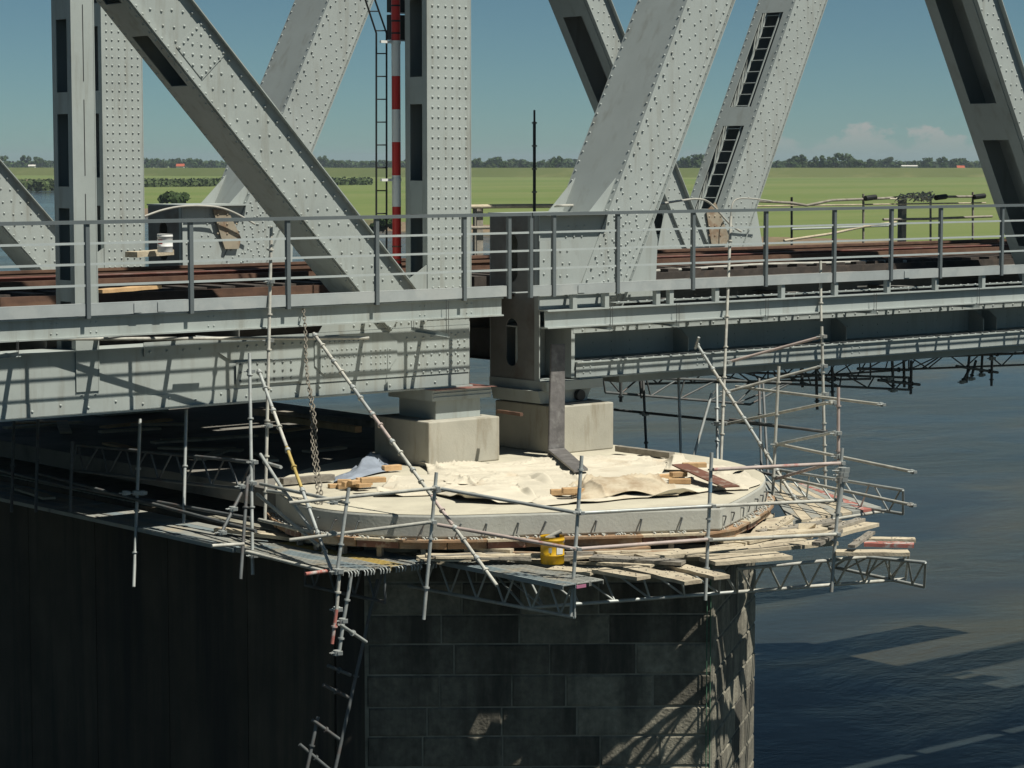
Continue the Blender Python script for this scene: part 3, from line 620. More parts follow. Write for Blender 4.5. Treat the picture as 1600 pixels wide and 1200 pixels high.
# ------------------------------------------------------------------ walkway railings
def railing(label, xs, xa, xb, group='walkway railings'):
    t = thing('walkway_railing', label, 'railing', (xs[0], 0, -.2), group)
    for x in xs:
        b = MB().box(x - .03, x + .03, -.03, -.018, -.21, 1.08); b.box(x - .03, x - .02, -.018, .03, -.21, 1.08); b.build('post', RAILD, t)
    for z, hh in ((1.09, .04), (.80, .032), (.52, .032), (.235, .032)):
        b = MB().box(xa, xb, -.010 if z < 1 else -.05, .004 if z < 1 else .012, z - hh / 2 if z < 1 else z - .03, z + hh / 2)
        b.build('rail', RAILD if z > 1 else RAILM, t)
    return t
X_ = lambda px: atY(px, 335, 0).x
railing('grey steel handrail with three bars outside the riveted span with verticals', [-12.3, -10.7, -9.1] + [X_(p) for p in (135, 297, 449, 588, 725, 795)], -14, .36)
railing('grey steel handrail with three bars outside the span without verticals', [X_(p) for p in (829, 865, 965, 1083, 1197, 1304, 1393, 1470, 1566, 1652, 1730)], .38, 20)
# hangers: thin rods carrying a loose angle under the walkways
def hanger(p, q, top, label):
    t = thing('angle_hanger', label, 'hanger', V(p), 'angle hangers under the walkway')
    b = MB().bar(p, q, .07, .010); b.bar(V(p) + V((0, 0, .03)), V(q) + V((0, 0, .03)), .008, .06); b.build('angle', STEEL, t)
    for e in (p, q):
        e = V(e); d = (V(q) - V(p)).normalized() * .04
        for s in (0, 1):
            c = e + d * (s if e == V(p) else -s) ; MB().tube(c, V((c.x, c.y, top)), .005, 5).build('rod', TUBED, t)
for (a, c, top, lab) in (((-3, 561), (29, 557), -.46, 'thin rod hanger with a loose angle beside the slender post'),
                         ((643, 517), (701, 527), -.19, 'thin rod hanger with a loose angle beneath the end of the riveted span'),
                         ((902, 510), (957, 515), -.42, 'thin rod hanger next to the end box of the unposted span'),
                         ((1000, 503), (1061, 511), -.42, 'thin rod hanger between the end box and the scaffold tower'),
                         ((1142, 496), (1200, 500), -.42, 'thin rod hanger just beyond the first scaffold tower tube'),
                         ((1307, 486), (1369, 490), -.42, 'thin rod hanger beyond the second scaffold tower tube'),
                         ((1465, 477), (1530, 481), -.42, 'thin rod hanger close to the dark falling diagonal')):
    hanger(atY(*a, .55), atY(*c, -.03), top, lab)

# ------------------------------------------------------------------ track and deck clutter
for k, (yy, lab) in enumerate(((5.0, 'rusty running rail nearer the camera on the bridge deck'), (6.5, 'rusty running rail farther from the camera on the bridge deck'))):
    for (x0, x1, sp) in ((-28, .3, 'riveted span'), (.32, 30, 'unposted span')):
        b = MB().box(x0, x1, yy - .07, yy + .07, -.03, -.012).box(x0, x1, yy - .011, yy + .011, -.0119, .095).box(x0, x1, yy - .036, yy + .036, .0951, .14)
        tag(b.build('running_rail', RUST), lab.replace('bridge deck', sp), 'rail', 'running rails')
for (x0, x1, yy, z, m, lab) in ((-28, -1.1, 4.45, .0, RUSTR, 'red oxide steel beam lying along the track on the riveted span'), (3.6, 30, 4.5, -.02, RUSTR, 'red oxide steel beam lying along the track on the unposted span'),
                                (-28, -1.6, 3.9, -.12, RUST, 'rusty guard rail lying by the track on the riveted span'), (4.6, 30, 7.0, -.02, RUST, 'rusty guard rail lying by the track on the unposted span')):
    b = MB().box(x0, x1, yy - .08, yy + .08, z, z + .015).box(x0, x1, yy - .01, yy + .01, z + .0151, z + .13).box(x0, x1, yy - .08, yy + .08, z + .1301, z + .145)
    tag(b.build('steel_beam', m), lab, 'beam', 'beams laid beside the track')
sl = thing('track_bed', 'dark tarred timber sleepers carrying the rails across both spans', 'sleepers', (0, 5.7, -.3))
k = 0
x = -20.0
smesh = None
while x < 29:
    if not (-.1 < x < 1.3):
        if smesh is None:
            o = MB().box(x - .13, x + .13, 3.0, 8.8, -.298, -.032).build('sleeper', DARKW, sl); smesh = o; x00 = x
        else:
            o = smesh.copy(); col.objects.link(o); o.parent = sl; o.location = (x - x00, random.uniform(-.05, .05), 0)
    x += .56
for (x0, x1, y0, y1, z, lab) in ((-20, -.2, 1.9, 2.98, -.2, 'grey floor plating between truss and track on the riveted span'), (3.2, 29, 2.5, 2.98, -.2, 'grey floor plating between truss and track on the unposted span'),
                                 (-20, -.2, 8.82, 10.4, -.2, 'dark floor plating beyond the track on the riveted span'), (-27, -.2, 1.6, 10.6, -.306, 'dark plating under the sleepers of the riveted span'), (1.6, 29, 2.3, 11.5, -.306, 'dark plating under the sleepers of the unposted span'), (2.0, 29, 8.82, 11.4, -.2, 'dark floor plating beyond the track on the unposted span')):
    t = thing('floor_plating', lab, 'floor plating', (x0, y0, z), 'deck floor plating'); xx = x0
    while xx < x1:
        if random.random() > (.10 if z > -.25 else .05): MB().box(xx + .006, min(xx + 1.1, x1) - .006, y0, y1, z - .012 + random.uniform(0, .003), z).build('plate', UNDER, t)
        xx += 1.1
t = thing('gap_planking', 'dark boards bridging the gap between the two spans', 'boards', (.7, 1.5, -.26)); yy = 1.62
while yy < 11.4:
    if random.random() > .12: MB().box(-.35 + random.uniform(-.2, .1), 1.75 + random.uniform(-.1, .2), yy, yy + .27, -.296, -.255).build('board', DARKW, t)
    yy += .285
for (x0, x1, z0, z1, yy, m, lab) in ((-20, -.4, -.29, -.06, 2.86, RUST, 'rusty edge beam before the sleepers on the riveted span'), (4.1, 29, -.29, -.08, 2.86, DARKW, 'dark timber edge beam before the sleepers on the unposted span'), (-20, -1.0, .0, .10, 4.0, RUST, 'rusty spare rail lying on the sleepers of the riveted span'), (5, 29, .0, .10, 4.0, RUST, 'rusty spare rail lying on the sleepers of the unposted span')):
    tag(MB().box(x0, x1, yy, yy + .09, z0, z1).box(x0, x1, yy - .03, yy + .12, z0 - .03, z0 - .001).build('edge_beam', m), lab, 'beam', 'beams laid beside the track')
def plank_at(name, p, q, wd, th, m, label, cat='plank', group=None, lift=0.0):
    p, q = V(p) + V((0, 0, lift)), V(q) + V((0, 0, lift)); d = q - p; s = d.cross(V((0, 0, 1))).normalized(); u = s.cross(d).normalized()
    # slightly uneven sawn board: eight length steps with wobble
    b = MB(); N = 6; vs_ = []
    for i in range(N + 1):
        c = p.lerp(q, i / N); wv = wd * (1 + random.uniform(-.03, .03)); sag = random.uniform(-.004, .004)
        for sg, hu in ((-1, 0), (1, 0), (1, 1), (-1, 1)): vs_.append(c + s * sg * wv / 2 + u * (hu * th + sag))
    fs_ = []
    for i in range(N):
        for e in range(4): fs_.append((i * 4 + e, i * 4 + (e + 1) % 4, i * 4 + 4 + (e + 1) % 4, i * 4 + 4 + e))
    fs_ += [(3, 2, 1, 0), (N * 4, N * 4 + 1, N * 4 + 2, N * 4 + 3)]
    b.add(vs_, fs_); o = b.build(name, m, origin=p); return tag(o, label, cat, group)
plank_at('timber_plank', atY(150, 458, 1.9) + V((0, 0, 0)), atY(243, 451, 2.3), .25, .05, FRESH, 'bright sawn plank lying on the deck behind the slender post', group='planks on the deck')
plank_at('timber_plank', atY(205, 402, 9.6), atY(262, 398, 9.9), .3, .1, PLANK, 'pale board end on the deck before the far riveted vertical', group='planks on the deck')
plank_at('timber_plank', atY(1010, 425, 3.4), atY(1320, 412, 3.7), .12, .06, GREYW, 'thin grey timber lying lengthwise on the unposted span deck', group='planks on the deck')
# white can on the deck
def can(c, r, h, m, label, lid=True, lm=None, name='bucket', cat='bucket', n=20):
    t = thing(name, label, cat, c); b = MB(); prof = [(0, .96), (.04, 1.0), (.30, 1.0), (.31, 1.03), (.34, 1.03), (.35, 1.0), (.84, 1.0), (.85, 1.035), (.9, 1.035), (.91, 1.0), (.97, 1.0), (1.0, 1.03)]
    vs_ = []; 
    for z, s in prof:
        for k in range(n):
            a = 2 * math.pi * k / n; vs_.append(c + V((math.cos(a) * r * s, math.sin(a) * r * s, z * h)))
    L_ = len(prof); fs_ = [(i * n + k, i * n + (k + 1) % n, (i + 1) * n + (k + 1) % n, (i + 1) * n + k) for i in range(L_ - 1) for k in range(n)]
    b.add(vs_, fs_, True); b.add([c + V((math.cos(2 * math.pi * k / n) * r * .95, math.sin(2 * math.pi * k / n) * r * .95, .02)) for k in range(n)], [tuple(range(n))])
    body = b.build('body', m, t)
    hb = MB(); pts = []
    for k in range(13):
        a = math.pi * k / 12; pts.append(c + RT * math.cos(a) * r * 1.04 - VW * math.sin(a) * r * .75 + V((0, 0, h * .88 - math.sin(a) * h * .22)))
    MB().path(pts, .006, 5).build('handle', TUBED, t)
    return t, body
def band(parent, name, c, r, z0, z1, a0, a1, m, n=10):
    b = MB(); vs_ = []
    for k in range(n + 1):
        a = a0 + (a1 - a0) * k / n
        for z in (z0, z1): vs_.append(c + V((math.cos(a) * r, math.sin(a) * r, z)))
    b.add(vs_, [(2 * k, 2 * k + 2, 2 * k + 3, 2 * k + 1) for k in range(n)], True); return b.build(name, m, parent)
c = atY(258, 394, 9.3); t, body = can(c, .14, .33, WHITE, 'white paint bucket with red label standing on the far deck')
aC = math.atan2(-VW.y, -VW.x); band(body, 'label_patch', c, .1435, .15, .23, aC - .9, aC - .2, REDP)
# red and white banded mast, clamped beside the end vertical
mt = thing('banded_mast', 'red and white banded mast standing beside the end vertical', 'mast', atY(620, 409, 1.66))
base = atY(620, 412, 1.66); mx_, my_ = base.x, base.y
zs = [atY(620, y, 1.66).z for y in (412, 323, 274, 222, 171, 119, 65, -40, -150)]
for k in range(len(zs) - 1):
    MB().tube((mx_, my_, zs[k] + (.001 if k else 0)), (mx_, my_, zs[k + 1]), .07, 16).build('band', (REDP, WHITE)[k % 2], mt)
MB().tube((mx_, my_, zs[0] - .35), (mx_, my_, zs[0] - .002), .078, 16).build('socket', BLACK, mt)
for y in (66, 281): 
    z = atY(620, y, 1.66).z; MB().collar((mx_, my_, z), (0, 0, 1), .078, .05, 16).build('clamp', WHITE, mt); MB().box(mx_ - .30, mx_ - .075, my_ - .02, my_ + .02, z - .02, z + .02).build('clamp_arm', WHITE, mt)
for y in (9, 33, 52): MB().collar((mx_, my_, atY(620, y, 1.66).z), (0, 0, 1), .074, .025, 16).build('cable_tie', BLACK, mt)
for y in (385, 406): MB().collar((mx_, my_, atY(620, y, 1.66).z), (0, 0, 1), .076, .02, 16).build('clamp', RUST, mt)
# black boxes behind the mast
for (y0, y1) in ((-60, 19), (24, 62)):
    a = atY(608, y1, 2.0); e = atY(632, y0, 2.0)
    b = MB().box(a.x, e.x, 1.96, 2.06, a.z, e.z); o = b.build('junction_box', BLACK); MB().box(a.x - .02, e.x + .02, 1.94, 1.955, a.z - .02, a.z + .0).build('lid_flange', WHITE, o)
    tag(o, 'black box fixed behind the banded mast, %s one' % ('upper' if y0 < 0 else 'lower'), 'box')
# black ladder beside it
ld = thing('access_ladder', 'thin black steel ladder with bent top beside the banded mast', 'ladder', atY(600, 430, 1.74))
for pts in ([(588, 455), (588, 52), (571, 0), (554, -60)], [(604, 455), (604, 52), (586, 0), (569, -60)]):
    MB().path([atY(x, y, 1.74) for x, y in pts], .016, 6).build('side_rail', BLACK, ld)
for y in [17.6] + [48 + 35.7 * k for k in range(11)]:
    dx = 0 if y > 45 else -(52 - y) * .33
    MB().tube(atY(588 + dx, y, 1.74), atY(604 + dx, y, 1.74), .010, 6).build('rung', BLACK, ld)
# ladder inside the far rising diagonal
ld = thing('inner_ladder', 'grey ladder running up inside the far sloping member of the unposted span', 'ladder', (15.2, 12.2, .3))
d2 = V((22.1 - 16.18, 0, 12.4)).normalized(); n2 = V((d2.z, 0, -d2.x)); P2 = V((16.18, 0, -.4)) - n2 * .42
for yy in (12.05, 12.5): MB().bar(P2 + d2 * .6 + V((0, yy, 0)), P2 + d2 * 12.5 + V((0, yy, 0)), .05, .03, (0, 1, 0)).build('side_rail', STEELR, ld)
for k in range(38): MB().tube(P2 + d2 * (.8 + k * .3) + V((0, 12.05, 0)), P2 + d2 * (.8 + k * .3) + V((0, 12.5, 0)), .012, 6).build('rung', STEELR, ld)
# far-side railing with rope, posts and pole
fr = thing('far_railing', 'weathered railing of dark posts and tied tubes along the far edge of the deck', 'railing', (10, 14, -.2))
for px, y0, y1, m, r in ((1237, 308, 376, BLACK, .03), (1349, 303, 376, GREYW, .03), (1454, 302, 374, GREYW, .03), (742, 322, 392, GREYW, .03), (1520, 300, 372, GREYW, .03)):
    MB().tube(atY(px, y1 + 12, 14), atY(px, y0, 14), r, 8).build('post', m, fr)
for px, y0, y1 in ((1410, 312, 376), (748, 322, 392)):
    a = atY(px, y1 + 10, 14.1); e = atY(px, y0, 14.1); MB().box(a.x - .09, a.x + .09, 14.05, 14.2, a.z, e.z).build('timber_post', GREYW, fr)
for pts, m, r in (([(734, 323), (800, 322), (1000, 321)], PLANK, .05), ([(1180, 314), (1237, 317), (1260, 321), (1300, 313), (1380, 310), (1410, 308), (1530, 307)], GREYW, .035), ([(1180, 322), (1330, 320), (1460, 318), (1540, 317)], PLANK, .02),
                  ([(1225, 376), (1300, 365), (1350, 354), (1400, 347)], PLANK, .035), ([(1380, 343), (1450, 342), (1550, 338)], GREYW, .035), ([(734, 356), (800, 355), (900, 354)], GREYW, .04), ([(1237, 358), (1300, 356), (1400, 352)], STEEL, .03)):
    MB().path([atY(x, y, 14 - .06) for x, y in pts], r, 6).build('rail', m, fr)
b = MB(); rng = random.Random(5)
for k in range(14):
    c = atY(rng.uniform(1405, 1450), rng.uniform(303, 312), 13.9); pts = [c + V((math.sin(t * .9 + k) * .35 * (t / 6), rng.uniform(-.05, .05), math.cos(t * 1.7 + k) * .08)) for t in range(8)]
    b.path(pts, .018, 4)
stuff(b.build('rope_tangle', ROPE, fr))
for k, (px, py) in enumerate(((1360, 308), (1470, 307), (1530, 306))): MB().tube(atY(px - 8, py + 2, 13.86), atY(px + 8, py, 13.86), .07, 8).build('tape_wrap', BLACK, fr)
pl = thing('slim_pole', 'slim black pole with ring joints standing beyond the far side of the deck', 'pole', atY(835, 335, 13.5))
MB().tube(atY(835, 340, 13.5), atY(835, 190, 13.5), .035, 8).tube(atY(835, 190, 13.5), atY(835, 172, 13.5), .024, 8).build('shaft', BLACK, pl)
for y in (192, 228, 264, 300): MB().collar(atY(835, y, 13.5), (0, 0, 1), .06, .035).build('ring_joint', TUBED, pl)
# rust and dust stained plates on the far node
STAIN = mat('dust_stained_plate', (0.36, 0.31, 0.23), .8, var=.2, scale=2, c2=(.20, .11, .06), c2amt=.7, c2scale=2.4, c2lo=.5, c2hi=.62)
for pts, lab in (([(333, 327), (356, 328), (377, 372), (373, 389), (352, 389), (346, 372)], 'brown dust stained gusset plate on the far node behind the white bucket'), ([(1104, 330), (1118, 316), (1130, 345), (1140, 372), (1134, 382), (1112, 382)], 'dust stained gusset plate at the foot of the far ladder member')):
    yy = 11.58; g_ = MB().prism([atY(x, y, yy) for x, y in pts], (0, .02, 0)).build('gusset_plate', STAIN); tag(g_, lab, 'gusset plate')
    for k in range(9):
        a = atY(pts[0][0] + (pts[2][0] - pts[0][0]) * (k % 3 + .5) / 3, pts[0][1] + 8 + 15 * (k // 3), yy)
        MB().dome(a, (0, -1, 0), .024, .02).build('rivet', STAIN, g_)
# hoses
def hose(pts, r, m, label, ys):
    P_ = [atY(x, y, yy) for (x, y), yy in zip(pts, ys)]; out = []
    for i in range(len(P_) - 1):
        p0, p1, p2, p3 = P_[max(i - 1, 0)], P_[i], P_[i + 1], P_[min(i + 2, len(P_) - 1)]
        for k in range(6):
            t = k / 6; out.append(.5 * ((2 * p1) + (p2 - p0) * t + (2 * p0 - 5 * p1 + 4 * p2 - p3) * t * t + (3 * p1 - p0 - 3 * p2 + p3) * t ** 3))
    out.append(P_[-1]); return tag(MB().path(out, r, 7).build('hose', m), label, 'hose', 'hoses')
hose([(866, 322), (900, 321), (1000, 322), (1060, 314), (1090, 311), (1110, 318), (1140, 350), (1158, 362)], .024, HOSE, 'pale hose sagging from the end box to the far node', [2.0, 2.0, 4, 8, 10, 11, 11.3, 11.4])
hose([(1142, 352), (1143, 325), (1150, 312), (1170, 310), (1205, 314)], .018, HOSE, 'pale hose arching over the far rising member foot', [11.3, 11.3, 11.3, 11.2, 11.2])
hose([(226, 338), (255, 328), (290, 322), (335, 323), (365, 332), (398, 350)], .022, HOSE, 'pale hose draped over the far end box', [11.4] * 6)
hose([(1010, 424), (1070, 421), (1130, 417), (1200, 413), (1290, 411), (1360, 409), (1430, 408)], .03, HOSE, 'long grey hose lying along the deck of the unposted span', [3.2, 3.25, 3.1, 3.3, 3.1, 3.3, 3.2])

# ------------------------------------------------------------------ pier
ZS, ZSB, ZP = -2.80, -3.12, -3.40          # slab top, slab underside, platform level
AP = V((-.74, -5.2, 0)); LSH = V((-4.62, -2.08, 0)); RSH = V((2.42, -2.9, 0))
pier = thing('bridge_pier', 'massive dark masonry bridge pier with a pointed nose standing in the river', 'pier', (-1, 0, ZW))
core = [LSH, AP, RSH, V((2.42, 15.5, 0)), V((-4.62, 15.5, 0))]
cen = V((-1.4, 3, 0))
def shrink(p, d): return p + (cen - p).normalized() * d
MB().prism([(p.x, p.y, ZW - 1) for p in [shrink(q, .004) for q in core]], (0, 0, ZSB - .22 - ZW + 1)).build('core', MORTAR, pier)
# long shaded flank: cast wall panels with board joints
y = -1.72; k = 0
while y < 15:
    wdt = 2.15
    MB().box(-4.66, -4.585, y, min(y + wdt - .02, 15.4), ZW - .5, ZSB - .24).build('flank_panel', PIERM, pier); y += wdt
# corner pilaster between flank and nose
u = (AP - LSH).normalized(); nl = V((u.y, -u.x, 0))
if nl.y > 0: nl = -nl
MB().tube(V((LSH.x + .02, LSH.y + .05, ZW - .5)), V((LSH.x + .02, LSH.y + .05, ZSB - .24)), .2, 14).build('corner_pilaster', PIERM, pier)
def course_wall(a, e, n, z_top, ch, rows, first, dark=.25):
    d = e - a; ln = d.length; d.normalize(); z = z_top
    for r_ in range(rows):
        hh = ch * (1 + .06 * math.sin(r_ * 2.1)); s = first if r_ % 2 == 0 else first + .02; brk = [0.0 + s]
        rng = random.Random(r_ * 7 + int(ln * 10))
        while brk[-1] < ln - .55: brk.append(brk[-1] + (rng.uniform(.72, 1.35) if r_ else rng.uniform(.6, 1.0)))
        brk[-1] = ln
        if len(brk) > 2 and brk[-1] - brk[-2] < .3: brk.pop(-2)
        for i in range(len(brk) - 1):
            g = .010; o = a + d * (brk[i] + g) + n * (-.04); L_ = brk[i + 1] - brk[i] - 2 * g; pr = .052 + rng.uniform(-.003, .006)
            # block with chamfered face
            q = .02; z0, z1 = z - hh + g, z - g
            O = V((o.x, o.y, 0)); A = d
            base_ = [O + V((0, 0, z0)), O + A * L_ + V((0, 0, z0)), O + A * L_ + V((0, 0, z1)), O + V((0, 0, z1))]
            mid = [p + n * (pr - .016) for p in base_]
            cc = (base_[0] + base_[2]) / 2
            fr_ = []
            for j, p in enumerate(base_):
                sx_ = q if j in (0, 3) else -q; sz = q if j in (0, 1) else -q
                fr_.append(p + A * sx_ + V((0, 0, sz)) + n * (pr + rng.uniform(-.004, .006)))
            b = MB(); b.add(base_ + mid + fr_, [(j, (j + 1) % 4, 4 + (j + 1) % 4, 4 + j) for j in range(4)] + [(4 + j, 4 + (j + 1) % 4, 8 + (j + 1) % 4, 8 + j) for j in range(4)] + [(8, 9, 10, 11)])
            b.build('stone_block', STONED if rng.random() < (dark if (brk[i] + brk[i + 1]) / 2 < ln * .6 else .2) else STONE, pier)  # darker blocks, part stain, part painted shade, gather on the shaded side
        z -= hh
ur = (RSH - AP).normalized(); nr = V((ur.y, -ur.x, 0)); nl = V((-(AP - LSH).normalized().y * -1, 0, 0))
d_ = (AP - LSH).normalized(); nl = V((d_.y, -d_.x, 0)); nl = nl if nl.dot(-VW) > 0 else -nl
nr = nr if nr.y < 0 else -nr
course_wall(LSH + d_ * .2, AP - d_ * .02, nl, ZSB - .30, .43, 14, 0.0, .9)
course_wall(AP + ur * .02, RSH, nr, ZSB - .30, .43, 14, 0.0)
MB().prism([AP + V((0, 0, ZW - .5)) - d_ * .05 + nl * .012, AP + V((0, 0, ZW - .5)) + ur * .05 + nr * .012, AP + V((0, 0, ZW - .5)) + V((0, .14, 0))], (0, 0, ZSB - .24 - ZW)).build('nose_edge', STONE, pier)
# light cables hanging on the nose
for k, dx in enumerate((-.10, -.05)):
    p = AP + d_ * dx + nl * .075; tag(MB().tube((p.x, p.y, -11), (p.x, p.y, -3.6), .008, 5).build('green_rope', mat('green_cord', (.07, .17, .10), .7)), 'thin green cord hanging down the pier nose, %s of two' % ('outer' if k == 0 else 'inner'), 'cord', 'green cords on the pier')

# slab (pier cap)
slab_pts = [(-1.2, 2.35), (-2.6, 1.75), (-3.9, .75), (-4.55, -.25), (-4.86, -.95), (-5.02, -1.6), (-4.98, -2.25), (-4.66, -2.93), (-4.1, -3.54), (-3.5, -3.9), (-2.84, -4.26), (-1.8, -4.86), (-.80, -5.38),
            (-.1, -5.0), (.55, -4.62), (1.2, -4.2), (1.74, -3.76), (2.2, -3.3), (2.52, -2.8), (2.82, -2.2), (3.05, -1.4), (3.12, -.4), (3.0, 2.35)]
def smooth_outline(pts, keep):
    out = []
    for i in range(len(pts) - 1):
        p0, p1, p2, p3 = [V((*pts[min(max(k, 0), len(pts) - 1)], 0)) for k in (i - 1, i, i + 1, i + 2)]
        if i in keep: p0 = p1 * 2 - p2
        if i + 1 in keep: p3 = p2 * 2 - p1
        for k in range(8):
            t = k / 8; q = .5 * ((2 * p1) + (p2 - p0) * t + (2 * p0 - 5 * p1 + 4 * p2 - p3) * t * t + (3 * p1 - p0 - 3 * p2 + p3) * t ** 3); out.append((q.x, q.y))
    return out + [pts[-1]]
slab_pts = smooth_outline(slab_pts, (0, 12, len(slab_pts) - 2, len(slab_pts) - 1))
slab = MB().prism([(x, y, ZSB) for x, y in slab_pts], (0, 0, ZS - ZSB - .004)).build('concrete_slab', SLABM); tag(slab, 'pale concrete cap slab with pointed rounded nose on top of the pier', 'slab', kind='thing')
MB().prism([(x * .997 - .003, y * .997, ZS - .003) for x, y in slab_pts], (0, 0, .003)).build('dusty_top', SLABTOP, slab)
md = slab.modifiers.new('bev', 'BEVEL'); md.width = .03; md.segments = 2; md.limit_method = 'ANGLE'
tag(MB().box(-4.35, 2.98, -.9, 15.8, ZSB + .02, ZS - .03).build('shade_dark_bed', SHADEC), 'concrete pier top behind the pale cap, dirty and coloured dark as shade', 'slab', kind='thing')  # rear of the slab: its dark colour paints the shade lying there
# steel pins on the slab edge
for k in range(19):
    i_ = int(44 + k * (124 - 44) / 18); a_, e_ = V((*slab_pts[i_ - 1], 0)), V((*slab_pts[i_ + 1], 0)); t_ = (e_ - a_).normalized(); n_ = V((t_.y, -t_.x, 0))
    p = V((*slab_pts[i_], -2.925 + random.uniform(-.01, .01))); MB().tube(p - n_ * .04, p + n_ * .05, .012, 5).tube(p + n_ * .05, p + n_ * .075 - RT * random.uniform(.03, .06) - V((0, 0, random.uniform(.11, .16))), .010, 5).build('steel_pin', TUBED, slab)
# formwork strip round the foot of the slab
fb = thing('formwork_ledge', 'dusty timber formwork ledge running round the foot of the cap slab', 'formwork', (-1, -5.2, ZP))
edge_ = [V((x, y, 0)) for x, y in slab_pts[16:154:6]]; outp = []
for i, p in enumerate(edge_):
    a = edge_[max(i - 1, 0)]; e = edge_[min(i + 1, len(edge_) - 1)]; d = (e - a).normalized(); outp.append((p, V((d.y, -d.x, 0))))
for i in range(len(edge_) - 1):
    (p, n0), (q, n1) = outp[i], outp[i + 1]
    ins, ou = .10, .13 + .02 * (i % 2)
    b = MB(); zt, zb = ZSB - .005, ZSB - .035
    A_, B2, C2, D2 = p - n0 * ins, q - n1 * ins, q + n1 * ou, p + n0 * ou
    b.prism([A_ + V((0, 0, zb)), D2 + V((0, 0, zb)), C2 + V((0, 0, zb)), B2 + V((0, 0, zb))], (0, 0, zt - zb)); b.build('ledge_board', FORM if i % 3 else PLANK, fb)
    pp, qq = p + n0 * (ou - .06), q + n1 * (ou - .06)
    MB().bar(pp + V((0, 0, zb - .05)) + (qq - pp) * .01, qq + V((0, 0, zb - .05)) - (qq - pp) * .01, .04, .085).build('waler', (SHUT, FORM, FORM)[i % 3], fb)
    for s in (.5,):
        c = p.lerp(q, s) + (n0 + n1) * .5 * .0; MB().bar(c + V((0, 0, zb - .04)), c + V((0, 0, ZP + .02)), .07, .07, n0).build('prop', GREYW, fb)
b = MB(); rng = random.Random(8)
for k in range(420):
    i = rng.randrange(len(edge_) - 1); p = edge_[i].lerp(edge_[i + 1], rng.random()) + outp[i][1] * rng.uniform(.01, .12)
    s = rng.uniform(.008, .03); b.obox(p + V((0, 0, ZSB - .006)), V((s, s * .4, 0)), V((-s * .3, s, .3 * s)), V((0, .2 * s, s * .7)))
stuff(b.build('rubble_crumbs', SLABM, fb))

# bearing blocks and bearings
def block(x0, x1, y0, y1, z1, label):
    o = MB().box(x0, x1, y0, y1, ZS + .001, z1).build('bearing_block', CONC); tag(o, label, 'block', 'bearing blocks')
    m_ = o.modifiers.new('bev', 'BEVEL'); m_.width = .02; m_.segments = 2; return o
block(-1.17, .25, .6, 2.0, -2.10, 'pale concrete bearing block under the riveted span, nearer one')
block(1.44, 2.68, .6, 2.15, -2.03, 'pale concrete bearing block behind the leaning lead grey plate')
block(-1.17, .25, 10.35, 11.8, -2.10, 'concrete bearing block under the far truss of the riveted span')
block(1.44, 2.68, 11.3, 12.9, -2.03, 'concrete bearing block under the far truss of the unposted span')
for dy, lab in ((0, 'near'), (9.72, 'far')):
    t = thing('bridge_bearing', 'stepped grey steel bearing of the riveted span on its concrete block, %s truss' % lab, 'bearing', (-.45, 1.25 + dy, -2.1), 'bridge bearings')
    MB().box(-1.0, .17, .72 + dy, 1.85 + dy, -1.80, -1.628).build('upper_plate', STEEL, t)
    MB().box(-.86, .03, .82 + dy, 1.75 + dy, -2.098, -1.802).build('rocker', STEEL, t)
    for k, z in enumerate((-1.76, -1.70)): MB().box(-.98, .175, .705 + dy, .718 + dy, z, z + .02).build('edge_rib', STEEL, t)
    MB().box(-1.02, .22, .62 + dy, 1.95 + dy, -1.6275, -1.6265 + .0005).build('shim', RUSTR, t)
for dy, lab in ((0, 'near'), (10.65, 'far')):
    t = thing('bridge_bearing', 'grey steel bearing of the unposted span under its end box, %s truss' % lab, 'bearing', (2, 1.6 + dy, -2.03), 'bridge bearings')
    MB().box(1.40, 2.62, .80 + dy, 2.25 + dy, -1.795, -1.722 if False else -1.645).build('upper_plate', STEELR, t)
    MB().prism([(1.36, .9 + dy, -2.0), (2.35, .9 + dy, -2.0), (2.45, .9 + dy, -1.797), (1.30, .9 + dy, -1.797)], (0, 1.2, 0)).build('saddle', STEELR, t)
    MB().box(1.5, 2.55, .75 + dy, 2.0 + dy, -2.028, -2.002).build('base_plate', UNDER, t)
    MB().tube((2.15, .88 + dy, -1.9), (2.15, .80 + dy, -1.9), .09, 12).build('pin', SLOT, t)
# leaning bent plate in front of the second block
a0, a1 = atY(862, 538, .45), atY(883, 538, .45); b0, b1 = atY(857, 722, .25), atY(882, 722, .25)
t = MB(); th = V((.0, .03, .0))
t.add([b0, b1, a1, a0, b0 + th, b1 + th, a1 + th, a0 + th], [(3, 2, 1, 0)[::-1], (4, 5, 6, 7)[::-1], (0, 4, 5, 1)[::-1], (1, 5, 6, 2)[::-1], (2, 6, 7, 3)[::-1], (3, 7, 4, 0)[::-1]])
f0, f1 = atZ(897, 738, ZS + .10), atZ(918, 735, ZS + .10); bb0, bb1 = V((b0.x, b0.y, ZS + .12)), V((b1.x, b1.y, ZS + .12))
t.add([bb0, bb1, f1, f0] + [p + V((0, 0, .025)) for p in (bb0, bb1, f1, f0)], [(0, 1, 2, 3), (7, 6, 5, 4), (0, 4, 5, 1), (1, 5, 6, 2), (2, 6, 7, 3), (3, 7, 4, 0)])
t.add([bb0, bb1, b1, b0], [(0, 1, 2, 3)])
o = t.build('bent_plate', PLATEM); tag(o, 'tall lead grey bent steel plate leaning against the concrete block', 'plate'); m_ = o.modifiers.new('s', 'SOLIDIFY'); m_.thickness = .012; m_.offset = 0

